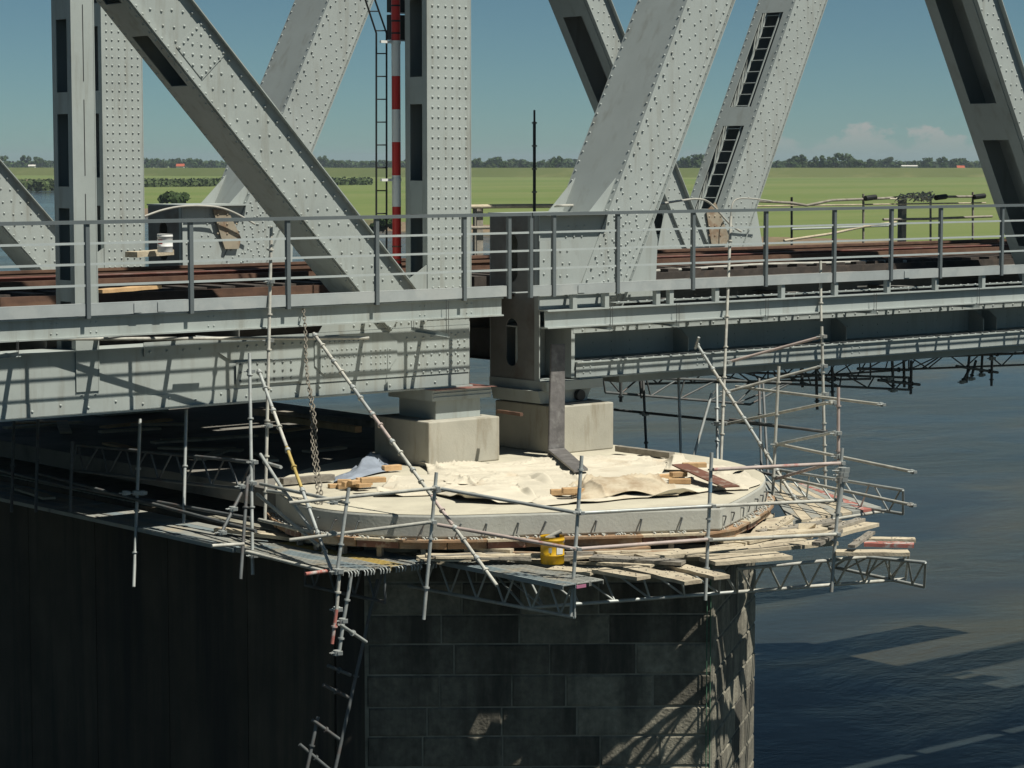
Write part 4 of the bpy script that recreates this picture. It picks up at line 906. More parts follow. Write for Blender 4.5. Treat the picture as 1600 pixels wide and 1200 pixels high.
# ------------------------------------------------------------------ canvas sheets on the slab
def tarp(corners, label, amp=.05, nx=64, ny=40, seed=0, lift=.012, m=CANVAS, ridge=None, name='canvas_sheet', edge=.16, nf=9, curl=.05):
    """Stiff cloth: nearly flat, crossed by long sharp folds, with its rim curling up here and there."""
    C = [atZ(x, y, ZS) for x, y in corners]; b = MB(); vs_ = []; off = V((seed * 13.7, seed * 5.1, 0)); rg = random.Random(seed)
    folds = []
    for _ in range(nf):
        u0, v0 = rg.random(), rg.random(); a = rg.gauss(0, .35) if rg.random() < .75 else rg.uniform(0, 3.14); folds.append((u0, v0, math.cos(a), math.sin(a), rg.uniform(.15, .45), rg.uniform(.006, .018), rg.uniform(.3, 1.0), rg.uniform(-.8, .8)))
    wx = (C[1] - C[0]).length; wy = (C[3] - C[0]).length
    for j in range(ny + 1):
        for i in range(nx + 1):
            u, v = i / nx, j / ny; p = C[0].lerp(C[1], u).lerp(C[3].lerp(C[2], u), v)
            ed = min(u * wx, (1 - u) * wx, v * wy, (1 - v) * wy); wob = edge * max(0, 1 - ed * 2.5)
            p = p + V((noise.noise(p * 1.1 + off), noise.noise(p * 1.1 + off + V((5, 0, 0))), 0)) * wob * 1.8
            z = amp * .30 * (1 + noise.noise(p * 1.1 + off)) + amp * .05 * noise.noise(p * 4 + off)
            for (u0, v0, ca, sa, ln, w_, h_, bend) in folds:
                du, dv = (u - u0) * wx, (v - v0) * wy; s_ = du * ca + dv * sa; t_ = -du * sa + dv * ca + bend * s_ * s_ * .3 + .05 * noise.noise(p * 2 + off)
                fall = max(0, 1 - abs(s_) / (ln * wx)) ** .7
                ww = w_ * 1.6; z += amp * h_ * fall * (math.exp(-t_ / (ww * 1.5)) if t_ > 0 else math.exp(t_ / (ww * .7)))
            if ridge:
                for (ru, rv, su, sv, ra) in ridge:
                    t_ = (v - rv) / sv + .5 * noise.noise(p * 1.3 + off); z += ra * math.exp(-((u - ru) / su) ** 4) * (math.exp(-t_ * t_) if t_ > 0 else math.exp(-t_ * t_ * 2.4)) * (1 + .25 * noise.noise(p * 2.5 + off))
            z = max(z, 0) * min(1, .15 + ed * 5)
            cu = noise.noise(p * 1.6 + off + V((0, 9, 0))); z += curl * max(0, cu) * 2.2 * max(0, 1 - ed * 9)
            vs_.append(p + V((0, 0, lift + z)))
    fs_ = [(j * (nx + 1) + i, j * (nx + 1) + i + 1, (j + 1) * (nx + 1) + i + 1, (j + 1) * (nx + 1) + i) for j in range(ny) for i in range(nx)]
    b.add(vs_, fs_, True); o = b.build(name, m); tag(o, label, 'canvas sheet', 'canvas sheets on the slab')
    md = o.modifiers.new('s', 'SOLIDIFY'); md.thickness = .005; md.offset = 1; return o
tarp([(655, 728), (1040, 709), (1155, 735), (690, 760)], 'large cream canvas sheet spread between the concrete blocks and the timber offcuts', .085, 150, 90, 1, .006, nf=26, curl=.05)
tarp([(598, 748), (800, 737), (890, 772), (606, 777)], 'cream canvas sheet with rolled edge beside the sloping brace tube', .10, 110, 70, 2, .014, nf=15, curl=.09)
tarp([(770, 745), (1160, 742), (1182, 766), (840, 793)], 'cream canvas sheet lying along the near rim of the slab', .085, 150, 80, 3, .022, nf=24, curl=.07)
tarp([(880, 763), (1012, 752), (1062, 778), (897, 785)], 'stained bunched canvas heap in front of the timber blocks', .12, 90, 70, 4, .03, ridge=[(.48, .62, .42, .36, .15)], nf=12, curl=.08, m=mat('stained_canvas', (0.55, 0.47, 0.34), .95, var=.12, scale=2, c2=(.27, .18, .10), c2amt=.75, c2scale=2.2, c2lo=.48, c2hi=.66, bump=.2, bscale=12))
tarp([(690, 768), (800, 752), (840, 786), (712, 788)], 'crumpled canvas end lying near the slab rim beside the brace tube', .10, 60, 50, 5, .03, ridge=[(.35, .6, .4, .3, .09)], nf=7, curl=.10)
tarp([(1036, 722), (1074, 717), (1082, 738), (1040, 742)], 'small rolled canvas bundle behind the brown board', .06, 40, 34, 6, .03, ridge=[(.5, .5, .45, .42, .14)], nf=4)
tarp([(1118, 738), (1150, 735), (1165, 758), (1128, 762)], 'twisted canvas strip lying beside the brown board', .06, 40, 26, 7, .03, ridge=[(.5, .4, .5, .25, .07)], nf=4)
tarp([(560, 728), (596, 716), (606, 738), (520, 757)], 'blue grey plastic sheet crumpled against the nearer concrete block', .10, 50, 40, 8, .012, m=SHEETB, ridge=[(.6, .35, .3, .35, .14)], name='plastic_sheet', nf=8, curl=.1)
# timber offcuts
def offcut(px, py, ln, wd, th, ang, label, base=ZS + .03, m=FRESH):
    c = atZ(px, py, base); d = V((math.cos(R(ang)), math.sin(R(ang)), 0)); s = V((-d.y, d.x, 0))
    o = MB().obox(c - d * ln / 2 - s * wd / 2, d * ln, s * wd, V((0, 0, th))).build('timber_offcut', m, origin=c); m_ = o.modifiers.new('b', 'BEVEL'); m_.width = .004
    return tag(o, label, 'timber offcut', 'timber offcuts on the slab')
A0 = -38
for k, (px, py, ln, ang, bz) in enumerate(((522, 762, .16, A0 + 20, 0), (545, 763, .32, A0 + 10, 0), (538, 755, .2, A0, .0), (558, 756, .45, A0 + 28, .05), (568, 758, .2, A0 + 30, .05), (576, 748, .36, A0 + 22, .09), (555, 751, .2, A0 + 40, .09), (583, 744, .36, A0 + 14, .16))):
    offcut(px, py + bz * 60, ln, .11, .07 if k % 2 else .055, ang, 'fresh sawn timber offcut in the loose heap near the chain', ZS + .005 + bz)
offcut(612, 735, .30, .1, .08, A0 + 30, 'single timber offcut against the foot of the nearer concrete block')
for px, py, ln, ang, bz, lab in ((879, 768, .34, A0 + 4, .10, 'longest of the three timber blocks beside the stained canvas heap'), (893, 762, .26, A0 + 8, .17, 'timber block on top beside the stained canvas heap'), (902, 767, .2, A0 + 60, .10, 'short timber block touching the stained canvas heap')):
    offcut(px, py + bz * 50, ln, .13, .075, ang, lab, ZS + bz * .7)
for px, py, ln, ang, bz, lab in ((1040, 746, .38, A0 + 30, .06, 'long timber offcut at the foot of the brown board'), (1060, 740, .24, A0 + 20, .12, 'timber offcut stacked against the brown board'), (1062, 753, .32, A0 - 4, .06, 'timber offcut lying square in front of the brown board'), (1085, 727, .36, A0 + 5, .08, 'timber offcut behind the brown board')):
    offcut(px, py + bz * 40, ln, .12, .07, ang, lab, ZS + bz)
p, q = atZ(1062, 727, ZS + .24), atZ(1143, 762, ZS + .10); plank_at('brown_board', p, q, .26, .02, SHUT, 'reddish brown shuttering board resting on timber offcuts', 'board')
for pts, lab, zz in ((((965, 705), (1050, 716)), 'long timber beam along the back rim of the slab', ZS + .05), (((440, 757), (520, 750)), 'thin batten on the slab beside the timber heap', ZS + .03)):
    plank_at('timber_beam', atZ(*pts[0], zz), atZ(*pts[1], zz), .12, .09, GREYW, lab, 'beam')
plank_at('timber_beam', atZ(400, 648, ZS + .1), atZ(585, 668, ZS + .1), .16, .12, GREYW, 'dark timber beam lying on the shaded slab under the riveted span', 'beam')
plank_at('timber_beam', atZ(420, 655, ZS + .22), atZ(560, 676, ZS + .22), .14, .1, FRESH, 'brown timber beam on top of another under the riveted span', 'beam')
plank_at('timber_beam', atZ(778, 645, -2.0), atZ(815, 650, -2.0), .06, .05, RUST, 'thin rusty bar end between the two bearings', 'bar')
rng = random.Random(21)
for k in range(34):
    px, py = rng.uniform(20, 480), rng.uniform(655, 790); z = ZS if py < 730 else ZP
    a = atZ(px, py, z + .02)
    if (z == ZS and not -3.8 < a.x < 2.2) or (z == ZP and not -5.7 < a.x < -4.9): continue
    ang = rng.uniform(0, 3.14); plank_at('loose_board', a, a + V((math.cos(ang), math.sin(ang), 0)) * rng.uniform(.7, 1.8), .2, .035, PLANK if k % 3 else FRESH, 'loose board in the shade under the riveted span', 'board', 'loose boards in the shade')

# ------------------------------------------------------------------ scaffolding
TR = .0245
def tube_part(parent, p, q, m=GALV, name='tube', cups=(), r=TR, end=False, label=None):
    b = MB().tube(p, q, r, 9); d = (V(q) - V(p))
    for t in cups: b.collar(V(p) + d * t, d, r * 1.75, .022, 10)
    for t in ((.0, 1.) if end else ()): b.collar(V(p) + d * t, d, r * 1.5, .05, 8)
    o = b.build(name, m, parent)
    if label: o['label'] = label
    return o
def coupler(parent, c, d=(0, 0, 1), s=1.0):
    c = V(c); d = V(d).normalized(); a = d.orthogonal().normalized(); e = d.cross(a)
    b = MB().collar(c, d, .040 * s, .055 * s, 8); b.obox(c + RT * .02 - VW * .06 - V((0, 0, .02)), RT * .05 * s, VW * .05, V((0, 0, .04 * s))); b.tube(c - RT * .075 * s - VW * .03, c + RT * .06 * s - VW * .03, .010, 6); b.tube(c - RT * .05 * s - VW * .07, c - RT * .05 * s + VW * .05, .008, 5)
    return b.build('coupler', GALV, parent)
DS = dict(S1=31.55, S2=31.75, S3=31.07, S4=31.7, S5=32.83)
g = thing('edge_guard_scaffold', 'tubular guard rail of five standards and double rails round the plank platform', 'scaffold', atZ(899, 903, ZP))
std = [('S1', (545, 762), (527, 893), GALV), ('S2', (682, 738), (662, 968), GALV), ('S3', (909, 712), (892, 963), GALV), ('S4', (1112, 707), (1102, 938), GALV), ('S5', (1316, 700), (1299, 925), GALV)]
for k, a, e, m in std:
    p, q = pt(*a, DS[k]), pt(*e, DS[k] - (.1 if k == 'S1' else 0)); n_ = max(2, int((p - q).length / .5))
    tube_part(g, p, q, m, 'standard', [(i + .35) / n_ for i in range(n_)])
    if k in ('S3', 'S4'):
        tube_part(g, p.lerp(q, .2), p.lerp(q, .27), mat('blue_tape', (.16, .26, .34), .6), 'tape_band', r=TR + .002)
for (a, ka), (e, ke), m in ((((453, 785), 31.75), ((680, 762), DS['S2']), TUBEC), (((690, 763), DS['S2']), ((905, 801), DS['S3']), GALV), (((905, 801), DS['S3']), ((1110, 790), DS['S4']), GALV), (((1110, 790), DS['S4']), ((1308, 781), DS['S5']), TUBEC),
                          (((1114, 733), DS['S4']), ((1312, 723), DS['S5']), TUBEP), (((453, 843), 31.7), ((674, 815), DS['S2']), TUBEC), (((684, 819), DS['S2']), ((900, 857), DS['S3']), TUBEP), (((902, 857), DS['S3']), ((1105, 842), DS['S4']), TUBEP), (((1106, 843), DS['S4']), ((1305, 834), DS['S5']), TUBEC)):
    p, q = pt(*a, ka), pt(*e, ke); tube_part(g, p - VW * .05, q - VW * .05, m, 'guard_rail'); coupler(g, q - VW * .02)
coupler(g, pt(527, 893, 31.4), s=1.3); coupler(g, pt(680, 766, 32.2), s=1.2); coupler(g, pt(520, 785, 31.7)); coupler(g, pt(519, 833, 31.7))
# long sloping braces
def brace(a, da, e, de, m, label, nj, name='brace_tube', lab2=None):
    p, q = pt(*a, da), pt(*e, de); t = thing(name, label, 'tube', q, 'sloping brace tubes'); n_ = nj; segs = [p.lerp(q, i / n_) for i in range(n_ + 1)]
    for i in range(n_): tube_part(t, segs[i], segs[i + 1] - (q - p).normalized() * .01, m[i % len(m)], 'tube_length', (.5,)); 
    for i in range(n_): MB().collar(segs[i] + (q - p).normalized() * .06, q - p, .040, .045, 10).build('joint_collar', GALV, t)
    return t
brace((490, 521), 34.3, (777, 916), 30.9, [TUBEC, TUBEC, GALV, TUBEP, TUBEC, TUBEC, TUBEP, TUBEC], 'long sloping brace tube from the lower chord down past the platform edge', 9)
brace((404, 578), 34.4, (520, 897), 31.5, [GALV, TUBEC, SPLY, GALV], 'steep brace tube with a yellow length near the hanging chain', 5)
brace((1088, 536), 40.4, (1265, 816), 37.4, [GALV, TUBEC, TUBEC], 'sloping brace tube crossing the scaffold tower before the open water', 7)
# left-hand frame by the chain
lf = thing('corner_scaffold', 'corner scaffold of upright and slanted tubes beside the hanging chain', 'scaffold', pt(414, 815, 34.5))
for a, da, e, de, m, nm, cups in (((424, 354), 34.7, (414, 815), 34.3, TUBEC, 'standard', [.08, .2, .3, .42, .55, .66, .78, .9]), ((390, 552), 34.0, (395, 898), 33.2, GALV, 'standard', [.1, .3, .5, .7, .9]), ((387, 745), 33.4, (376, 905), 33.0, TUBED, 'standard', [.3]),
                                 ((407, 756), 34.0, (542, 786), 31.6, GALV, 'ledger', []), ((405, 812), 34.0, (488, 832), 32.2, TUBEC, 'ledger', []), ((412, 722), 34.3, (439, 730), 33.8, GALV, 'transom', []), ((418, 767), 34.2, (447, 771), 33.6, GALV, 'transom', []),
                                 ((402, 772), 34.1, (497, 852), 32.0, TUBEC, 'slanted_tube', []), ((407, 710), 34.3, (445, 770), 33.3, GALV, 'slanted_tube', []), ((447, 770), 33.3, (488, 830), 32.2, GALV, 'slanted_tube', []), ((331, 853), 32.6, (381, 850), 32.9, TUBEC, 'transom', []),
                                 ((385, 862), 32.9, (508, 893), 31.6, TUBEC, 'ledger', []), ((477, 897), 31.3, (512, 892), 31.6, TUBER, 'transom', []), ((0, 530), 33.0, (576, 528), 36.0, TUBEC, 'upper_tube', []), ((305, 527), 34.6, (345, 529), 34.9, GALV, 'upper_tube', []), ((346, 832), 33, (395, 735), 33.6, TUBED, 'slanted_tube', [])):
    tube_part(lf, pt(*a, da), pt(*e, de), m, nm, cups)
for c, d in (((421, 440), 34.6), ((420, 532), 34.6), ((391, 580), 34), ((395, 722), 33.6), ((393, 755), 33.5), ((418, 665), 34.4), ((377, 760), 33.4), ((346, 832), 33), ((363, 795), 33.2), ((395, 868), 33.1)): coupler(lf, pt(*c, d), s=1.15)
# lower part under the platform corner
hl = thing('hanging_tube_frame', 'red and grey tubes hanging below the platform corner along the pier', 'scaffold', pt(530, 1000, 31.5))
for a, da, e, de, m in (((530, 899), 31.4, (526, 952), 31.4, TUBEC), ((526, 952), 31.4, (519, 1006), 31.4, TUBER), ((549, 900), 31.7, (536, 975), 31.7, GALV), ((536, 975), 31.7, (530, 1020), 31.7, GALV), ((530, 975), 31.6, (572, 1003), 32.2, GALV), ((590, 905), 33.0, (522, 1210), 32.5, TUBED), ((497, 1120), 32.5, (478, 1210), 32.4, TUBED), ((468, 1163), 32.4, (518, 1205), 32.6, TUBED), ((488, 1125), 32.4, (530, 1155), 32.6, TUBED), ((505, 1070), 32.5, (545, 1090), 32.7, TUBED), ((512, 1040), 32.5, (548, 1055), 32.7, TUBED)):
    tube_part(hl, pt(*a, da), pt(*e, de), m, 'tube', (.5,))
for c in ((526, 952), (534, 970), (526, 1020)): coupler(hl, pt(*c, 31.5), s=1.2)
# shaded standards under the riveted span
sh = thing('shaded_scaffold', 'dim upright scaffold tubes along the shaded flank of the pier', 'scaffold', pt(210, 917, 35.5))
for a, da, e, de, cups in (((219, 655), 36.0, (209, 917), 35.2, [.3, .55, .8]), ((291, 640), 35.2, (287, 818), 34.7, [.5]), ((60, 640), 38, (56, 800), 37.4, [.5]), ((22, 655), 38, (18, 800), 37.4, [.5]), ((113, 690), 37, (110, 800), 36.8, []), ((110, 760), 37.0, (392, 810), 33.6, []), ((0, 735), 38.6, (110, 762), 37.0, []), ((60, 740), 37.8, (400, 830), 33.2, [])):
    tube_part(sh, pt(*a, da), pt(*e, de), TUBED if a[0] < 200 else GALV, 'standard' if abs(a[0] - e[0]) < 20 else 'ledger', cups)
for c in ((212, 770), (196, 770), (222, 770)): coupler(sh, pt(*c, 35.4), s=1.2)
# lattice beams
def lattice(t0, t1, b0, b1, n, label, m=GALV, m2=None, posts=(0, 1), r=.015, z=True):
    t0, t1, b0, b1 = map(V, (t0, t1, b0, b1)); t = thing('lattice_beam', label, 'lattice beam', b0, 'lattice beams')
    tube_part(t, t0, t1, m, 'top_chord', end=False); tube_part(t, b0, b1, m2 or m, 'bottom_chord')
    for k in range(n):
        a = t0.lerp(t1, (k + .08) / n); e = b0.lerp(b1, (k + .5) / n); f = t0.lerp(t1, (k + .92) / n)
        tube_part(t, a, e, m, 'lacing', r=r); tube_part(t, e, f, m, 'lacing', r=r)
    for s in posts: tube_part(t, t0.lerp(t1, s), b0.lerp(b1, s), m, 'end_post', r=r * 1.2)
    return t
zt, zb = -3.48, -3.90
def zz(px, py, z): return atZ(px, py, z)
lattice((-4.1, -1.6, zt), (-3.78, -5.75, zt), (-4.08, -1.6, zb), (-3.78, -5.75, zb), 8, 'lattice beam reaching out under the grey steel planks below the yellow bucket', GALV)
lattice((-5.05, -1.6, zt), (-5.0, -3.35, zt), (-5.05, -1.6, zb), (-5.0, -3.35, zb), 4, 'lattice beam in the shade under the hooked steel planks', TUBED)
lattice(zz(760, 880, zt), zz(1130, 892, zt), zz(820, 950, zb), zz(1150, 925, zb), 6, 'lattice beam under the loose plank ends at the pier nose', GALV)
lattice(zz(1152, 889, zt), zz(1420, 864, zt), zz(1152, 925, zb), zz(1415, 905, zb), 6, 'pale lattice beam over the water under the outer planks', TUBEC)
lattice(zz(1330, 868, zt), zz(1446, 879, zt), zz(1302, 886, zb), zz(1444, 917, zb), 4, 'lattice beam pointing out over the water past the red plank', GALV)
lattice(zz(1180, 728, -3.0), zz(1411, 766, -3.0), zz(1200, 768, -3.40), zz(1411, 803, -3.40), 5, 'lattice beam along the mesh platform over the water', GALV)
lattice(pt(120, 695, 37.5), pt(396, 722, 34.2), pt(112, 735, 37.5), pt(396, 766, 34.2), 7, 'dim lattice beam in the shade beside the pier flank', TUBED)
# under the unposted span
for a, e, c, f, n, lab in ((atY(942, 588, 3), atY(1236, 598, 3.2), atY(946, 613, 3), atY(1172, 632, 3.2), 5, 'dark lattice girder hung under the unposted span nearest the bearing'),
                           (atY(1100, 580, 4.2), atY(1420, 590, 4.2), atY(1150, 596, 4.2), atY(1420, 609, 4.2), 6, 'dark lattice girder whose end hangs over the river beside the tower'),
                           (atY(1000, 580, 7.5), atY(1360, 560, 7.5), atY(1000, 600, 7.5), atY(1360, 592, 7.5), 7, 'dark lattice girder in the middle under the unposted span'),
                           (atY(1200, 575, 10), atY(1470, 556, 10), atY(1200, 592, 10), atY(1440, 576, 10), 6, 'dark lattice girder deep under the unposted span'),
                           (atY(1420, 560, 8), atY(1700, 540, 8), atY(1420, 577, 8), atY(1700, 566, 8), 5, 'dark lattice girder running out of the picture under the unposted span')):
    lattice(a, e, c, f, n, lab, TUBED, r=.016)
hs = thing('hung_scaffold', 'dark short tubes hanging in clusters below the unposted span over the river', 'scaffold', atY(1424, 615, 4))
for a, e, Y in (((1424, 563), (1423, 616), 4), ((1394, 563), (1396, 612), 4.1), ((1412, 563), (1413, 605), 4.3), ((1550, 553), (1549, 603), 6), ((1515, 553), (1510, 598), 6.2), ((1516, 575), (1503, 598), 6), ((1535, 553), (1533, 588), 6.3), ((1525, 563), (1517, 592), 6.2), ((1300, 573), (1301, 622), 4), ((1275, 573), (1277, 640), 4.2), ((1252, 571), (1254, 605), 4.4), ((970, 588), (970, 628), 3), ((1000, 590), (1003, 622), 3.2),
                ((1372, 594), (1437, 601), 4), ((1280, 592), (1310, 592), 4), ((1494, 572), (1559, 582), 6), ((1340, 576), (1420, 578), 4.2), ((1380, 560), (1600, 552), 6)):
    tube_part(hs, atY(*a, Y), atY(*e, Y), TUBED, 'tube', (.8,), r=.03)
for k, (px, py) in enumerate(((1395, 610), (1388, 592), (1533, 586), (1517, 592), (1503, 597), (1549, 560))): coupler(hs, atY(px, py, 4 if k < 2 else 6), s=1.4)
# tower of tubes beyond the slab, over the river
tw = thing('scaffold_tower', 'tower of scaffold tubes rising from the mesh platform past the walkway edge', 'scaffold', pt(1207, 780, 38))
T1, T2, T3, T4 = 40.6, 40.0, 38.0, 35.6
for a, da, e, de, m, nm, cups in (((1142, 338), 40.9, (1126, 735), 39.9, TUBEC, 'standard', [.1, .28, .4, .52, .64, .75, .86, .97]), ((1282, 408), 42.2, (1283, 502), 42.0, TUBEC, 'standard', [.7]), ((1284, 510), T2, (1290, 775), T2, TUBEC, 'standard', [.1, .27, .45, .57, .7, .85]),
                                 ((1217, 572), T3, (1207, 782), T3, TUBEC, 'standard', [.12, .36, .6, .82]), ((1310, 605), T4, (1310, 722), T4, TUBEP, 'standard', [.25, .6, .85]), ((1005, 592), 43.6, (1010, 703), 43.2, TUBED, 'standard', [.5, .9]), ((1060, 585), 42.2, (1064, 714), 42, GALV, 'standard', [.5]), ((1112, 615), 41.6, (1082, 720), 41.2, GALV, 'slanted_tube', []),
                                 ((1120, 600), 41.2, (1121, 728), 40.6, GALV, 'standard', [.3, .7]), ((1186, 592), 42, (1190, 735), 41, TUBED, 'standard', [.4]), ((1192, 597), 42.2, (1200, 740), 41, TUBED, 'slanted_tube', []),
                                 ((1137, 566), T1, (1284, 526), T2, TUBEP, 'ledger', []), ((1137, 612), T1, (1284, 572), T2, TUBEC, 'ledger', []), ((1137, 662), T1, (1300, 628), 36.5, TUBEC, 'ledger', []), ((1215, 694), T3, (1305, 675), T4, GALV, 'ledger', []), ((1213, 748), T3, (1305, 722), T4, TUBEP, 'ledger', []),
                                 ((960, 640), 44, (1292, 674), 40, TUBED, 'ledger', []), ((1140, 655), 41, (1290, 675), 39.8, TUBED, 'ledger', []), ((1130, 725), 40, (1310, 765), 37, TUBED, 'ledger', []), ((960, 703), 43.4, (1200, 742), 40, TUBED, 'ledger', []), ((1086, 545), 40.3, (1092, 527), 40.2, GALV, 'transom', [])):
    tube_part(tw, pt(*a, da), pt(*e, de), m, nm, cups)
for c, d in (((1135, 566), T1), ((1134, 612), T1), ((1132, 662), T1), ((1284, 526), T2), ((1285, 572), T2), ((1287, 616), T2), ((1300, 629), 36.6), ((1213, 694), T3), ((1306, 677), T4), ((1308, 713), T4), ((1310, 735), T4), ((1007, 647), 43.4), ((1120, 662), 40.8)): coupler(tw, pt(*c, d), s=1.25)
for a, da, e, de, lab in (((1150, 604), 41, (1377, 632), 37.2, 'pale pole pointing out over the river below the walkway, top one'), ((1212, 693), 38, (1425, 737), 35.0, 'pale pole pointing out over the river from the tower, middle one'), ((1212, 744), 38, (1424, 789), 35.0, 'pale pole pointing out over the river from the tower, bottom one')):
    t = thing('outrigger_pole', lab, 'pole', pt(*a, da), 'outrigger poles'); p, q = pt(*a, da), pt(*e, de); tube_part(t, p, q, TUBEC, 'pole'); coupler(t, q, q - p, .9)
# clamp gear on the outer standard
t = thing('clamp_cluster', 'cluster of clamps on the outer guard standard over the water', 'clamps', pt(1316, 740, 32.7)); 
for y in (735, 742, 750): coupler(t, pt(1316 - (y - 735) * .2, y, 32.7), s=1.5)
MB().tube(pt(1318, 738, 32.7), pt(1309, 800, 32.7), .034, 8).build('sleeve', GALV, t)

# ------------------------------------------------------------------ platforms
def steel_plank(x0, x1, y0, y1, z, m, label, group, hooks=True, along='y'):
    t = thing('steel_plank', label, 'steel plank', (x0, y0, z), group)
    b = MB(); n_ = 4; wd = (x1 - x0)
    b.box(x0 + .004, x1 - .004, y0, y1, z - .012, z).box(x0 + .004, x0 + .012, y0, y1, z - .06, z - .0121).box(x1 - .012, x1 - .004, y0, y1, z - .06, z - .0121)
    for k in range(3):
        xx = x0 + wd * (k + 1) / 4; b.box(xx - .012, xx + .012, y0 + .03, y1 - .03, z + .0002, z + .006)
    b.build('deck', m, t)
    if hooks:
        for f_ in (.18, .38, .62, .82):
            xx = x0 + wd * f_; MB().path([V((xx, y0 - .005, z - .01)), V((xx, y0 - .06, z - .005)), V((xx, y0 - .085, z - .03)), V((xx, y0 - .075, z - .075))], .009, 5).build('hook', GALV, t)
    return t
cols_ = (SPLG, SPLB, SPLG, SPLY, SPLG, SPLB)
names_ = ('dark edged grey', 'blue grey', 'dusty grey', 'yellow stained', 'pale grey', 'blue speckled')
for k in range(6):
    x0 = -5.72 + k * .235; steel_plank(x0, x0 + .228, -3.40 - .03 * k, -.9, ZP + .0, cols_[k], '%s hooked steel plank, number %s from the pier corner outwards' % (names_[k], ('six', 'five', 'four', 'three', 'two', 'one')[k]), 'hooked steel planks')
swk = thing('shaded_walkway', 'dim walkway of steel planks along the shaded pier flank', 'walkway', (-5.2, 3, ZP))
for k in range(5):
    for i in range(4):
        x0 = -5.74 + k * .2; y0 = -.86 + i * 2.55
        MB().box(x0, x0 + .19, y0, y0 + 2.5, ZP - .07, ZP - .015).build('plank', SPLB if (k + i) % 3 == 0 else SPLG, swk)
for k in range(3):
    x0 = -4.16 + k * .235; steel_plank(x0, x0 + .228, -5.95, -3.45, ZP - .02, SPLG if k else SPLB, 'grey steel plank under the yellow bucket, %s' % ('outermost', 'middle', 'innermost')[k], 'steel planks by the bucket', False)
# pink tape on the end
o = MB().obox(V((-3.93, -5.957, ZP - .085)), V((.16, 0, 0)), V((0, .012, 0)), V((0, 0, .04))).build('pink_tape', mat('pink_tape', (.42, .16, .25), .6)); tag(o, 'pink tape wrapped on the steel plank end', 'tape')
# mesh platform over the water
mp_ = thing('mesh_platform', 'dusty perforated steel decking over the water at the foot of the tower', 'platform', atZ(1290, 785, ZP)); c4 = [atZ(x, y, ZP + .01) for x, y in ((1196, 752), (1262, 756), (1378, 792), (1236, 815))]
for k in range(9):
    a, e = c4[0].lerp(c4[1], k / 9), c4[3].lerp(c4[2], k / 9); a2, e2 = c4[0].lerp(c4[1], (k + .93) / 9), c4[3].lerp(c4[2], (k + .93) / 9)
    MB().prism([a, a2, e2, e], (0, 0, -.04)).build('panel', TUBER if k == 7 else (SPLG, PLANK)[k % 2], mp_)
for a, e in ((c4[3], c4[2]), (c4[2], c4[1])): tube_part(mp_, a - V((0, 0, .07)) + (a - e).normalized() * .05, e - V((0, 0, .07)) + (e - a).normalized() * .15, TUBEC, 'edge_tube')
# planks at the nose
ZK = ZP + .02
nose = [((925, 882), (1068, 890), .26, .045, GREYW, 'weathered plank lying across the others at the pier nose', .07), ((935, 893), (1006, 906), .24, .045, PLANK, 'short dusty plank end at the pier nose, first from the bucket', 0), ((985, 890), (1082, 913), .25, .045, PLANK, 'dusty plank end sticking out farthest at the pier nose', 0),
        ((1030, 886), (1086, 906), .2, .045, PLANK, 'dusty plank end hidden between two others at the pier nose', -.05), ((1050, 886), (1128, 905), .25, .045, PLANK, 'dusty plank end nearest the fourth standard', 0), ((895, 873), (1020, 880), .26, .04, PLANK, 'dusty plank beside the bucket running round the nose', -.05), ((860, 884), (930, 890), .3, .04, PLANK, 'dusty plank under the bucket edge', -.06),
        ((1105, 884), (1225, 874), .42, .05, PLANK, 'broad dusty plank beyond the fourth standard', .03), ((1000, 878), (1140, 866), .3, .05, PLANK, 'dusty plank running behind the fourth standard', .04), ((1130, 868), (1300, 852), .3, .05, PLANK, 'long dusty plank beside the fifth standard, lowest in the heap', .02), ((1120, 856), (1290, 838), .3, .05, PLANK, 'long dusty plank beside the fifth standard, upper in the heap', .08),
        ((1290, 852), (1362, 832), .24, .05, PLANK, 'sloping plank jutting up beside the fifth standard', .10), ((1275, 872), (1310, 850), .12, .05, GREYW, 'thin lath tilted over the heap before the fifth standard', .16), ((1305, 866), (1420, 867), .26, .05, PLANK, 'outer plank over the water, nearest edge', .0), ((1350, 857), (1428, 859), .22, .05, TUBER, 'red stained outer plank over the water', .04), ((1350, 850), (1430, 851), .2, .05, PLANK, 'outer plank over the water behind the red one', .04),
        ((1330, 868), (1362, 845), .10, .04, GREYW, 'narrow lath lying across the outer planks', .10), ((1300, 845), (1345, 830), .14, .04, GREYW, 'grey lath on top of the plank heap', .15), ((1205, 842), (1235, 822), .12, .04, PLANK, 'short pale lath leaning on the plywood', .10)]
for a, e, wd, th, m, lab, lf_ in nose: plank_at('scaffold_plank', atZ(*a, ZK), atZ(*e, ZK), wd, th, m, lab, 'plank', 'planks round the pier nose', lf_)
o = MB().prism([atZ(x, y, ZP + .09) for x, y in ((1188, 815), (1238, 806), (1240, 833), (1170, 838))], (0, 0, .018)).build('plywood_sheet', PLANK); tag(o, 'pale plywood sheet lying under the slab edge', 'plywood')
o = MB().prism([atZ(1246, 838, ZP + .05), atZ(1272, 834, ZP + .05), atZ(1275, 818, ZP + .22), atZ(1248, 818, ZP + .22)], VW * .02).build('plywood_sheet', PLANK); tag(o, 'small plywood offcut propped up beyond the slab edge', 'plywood')
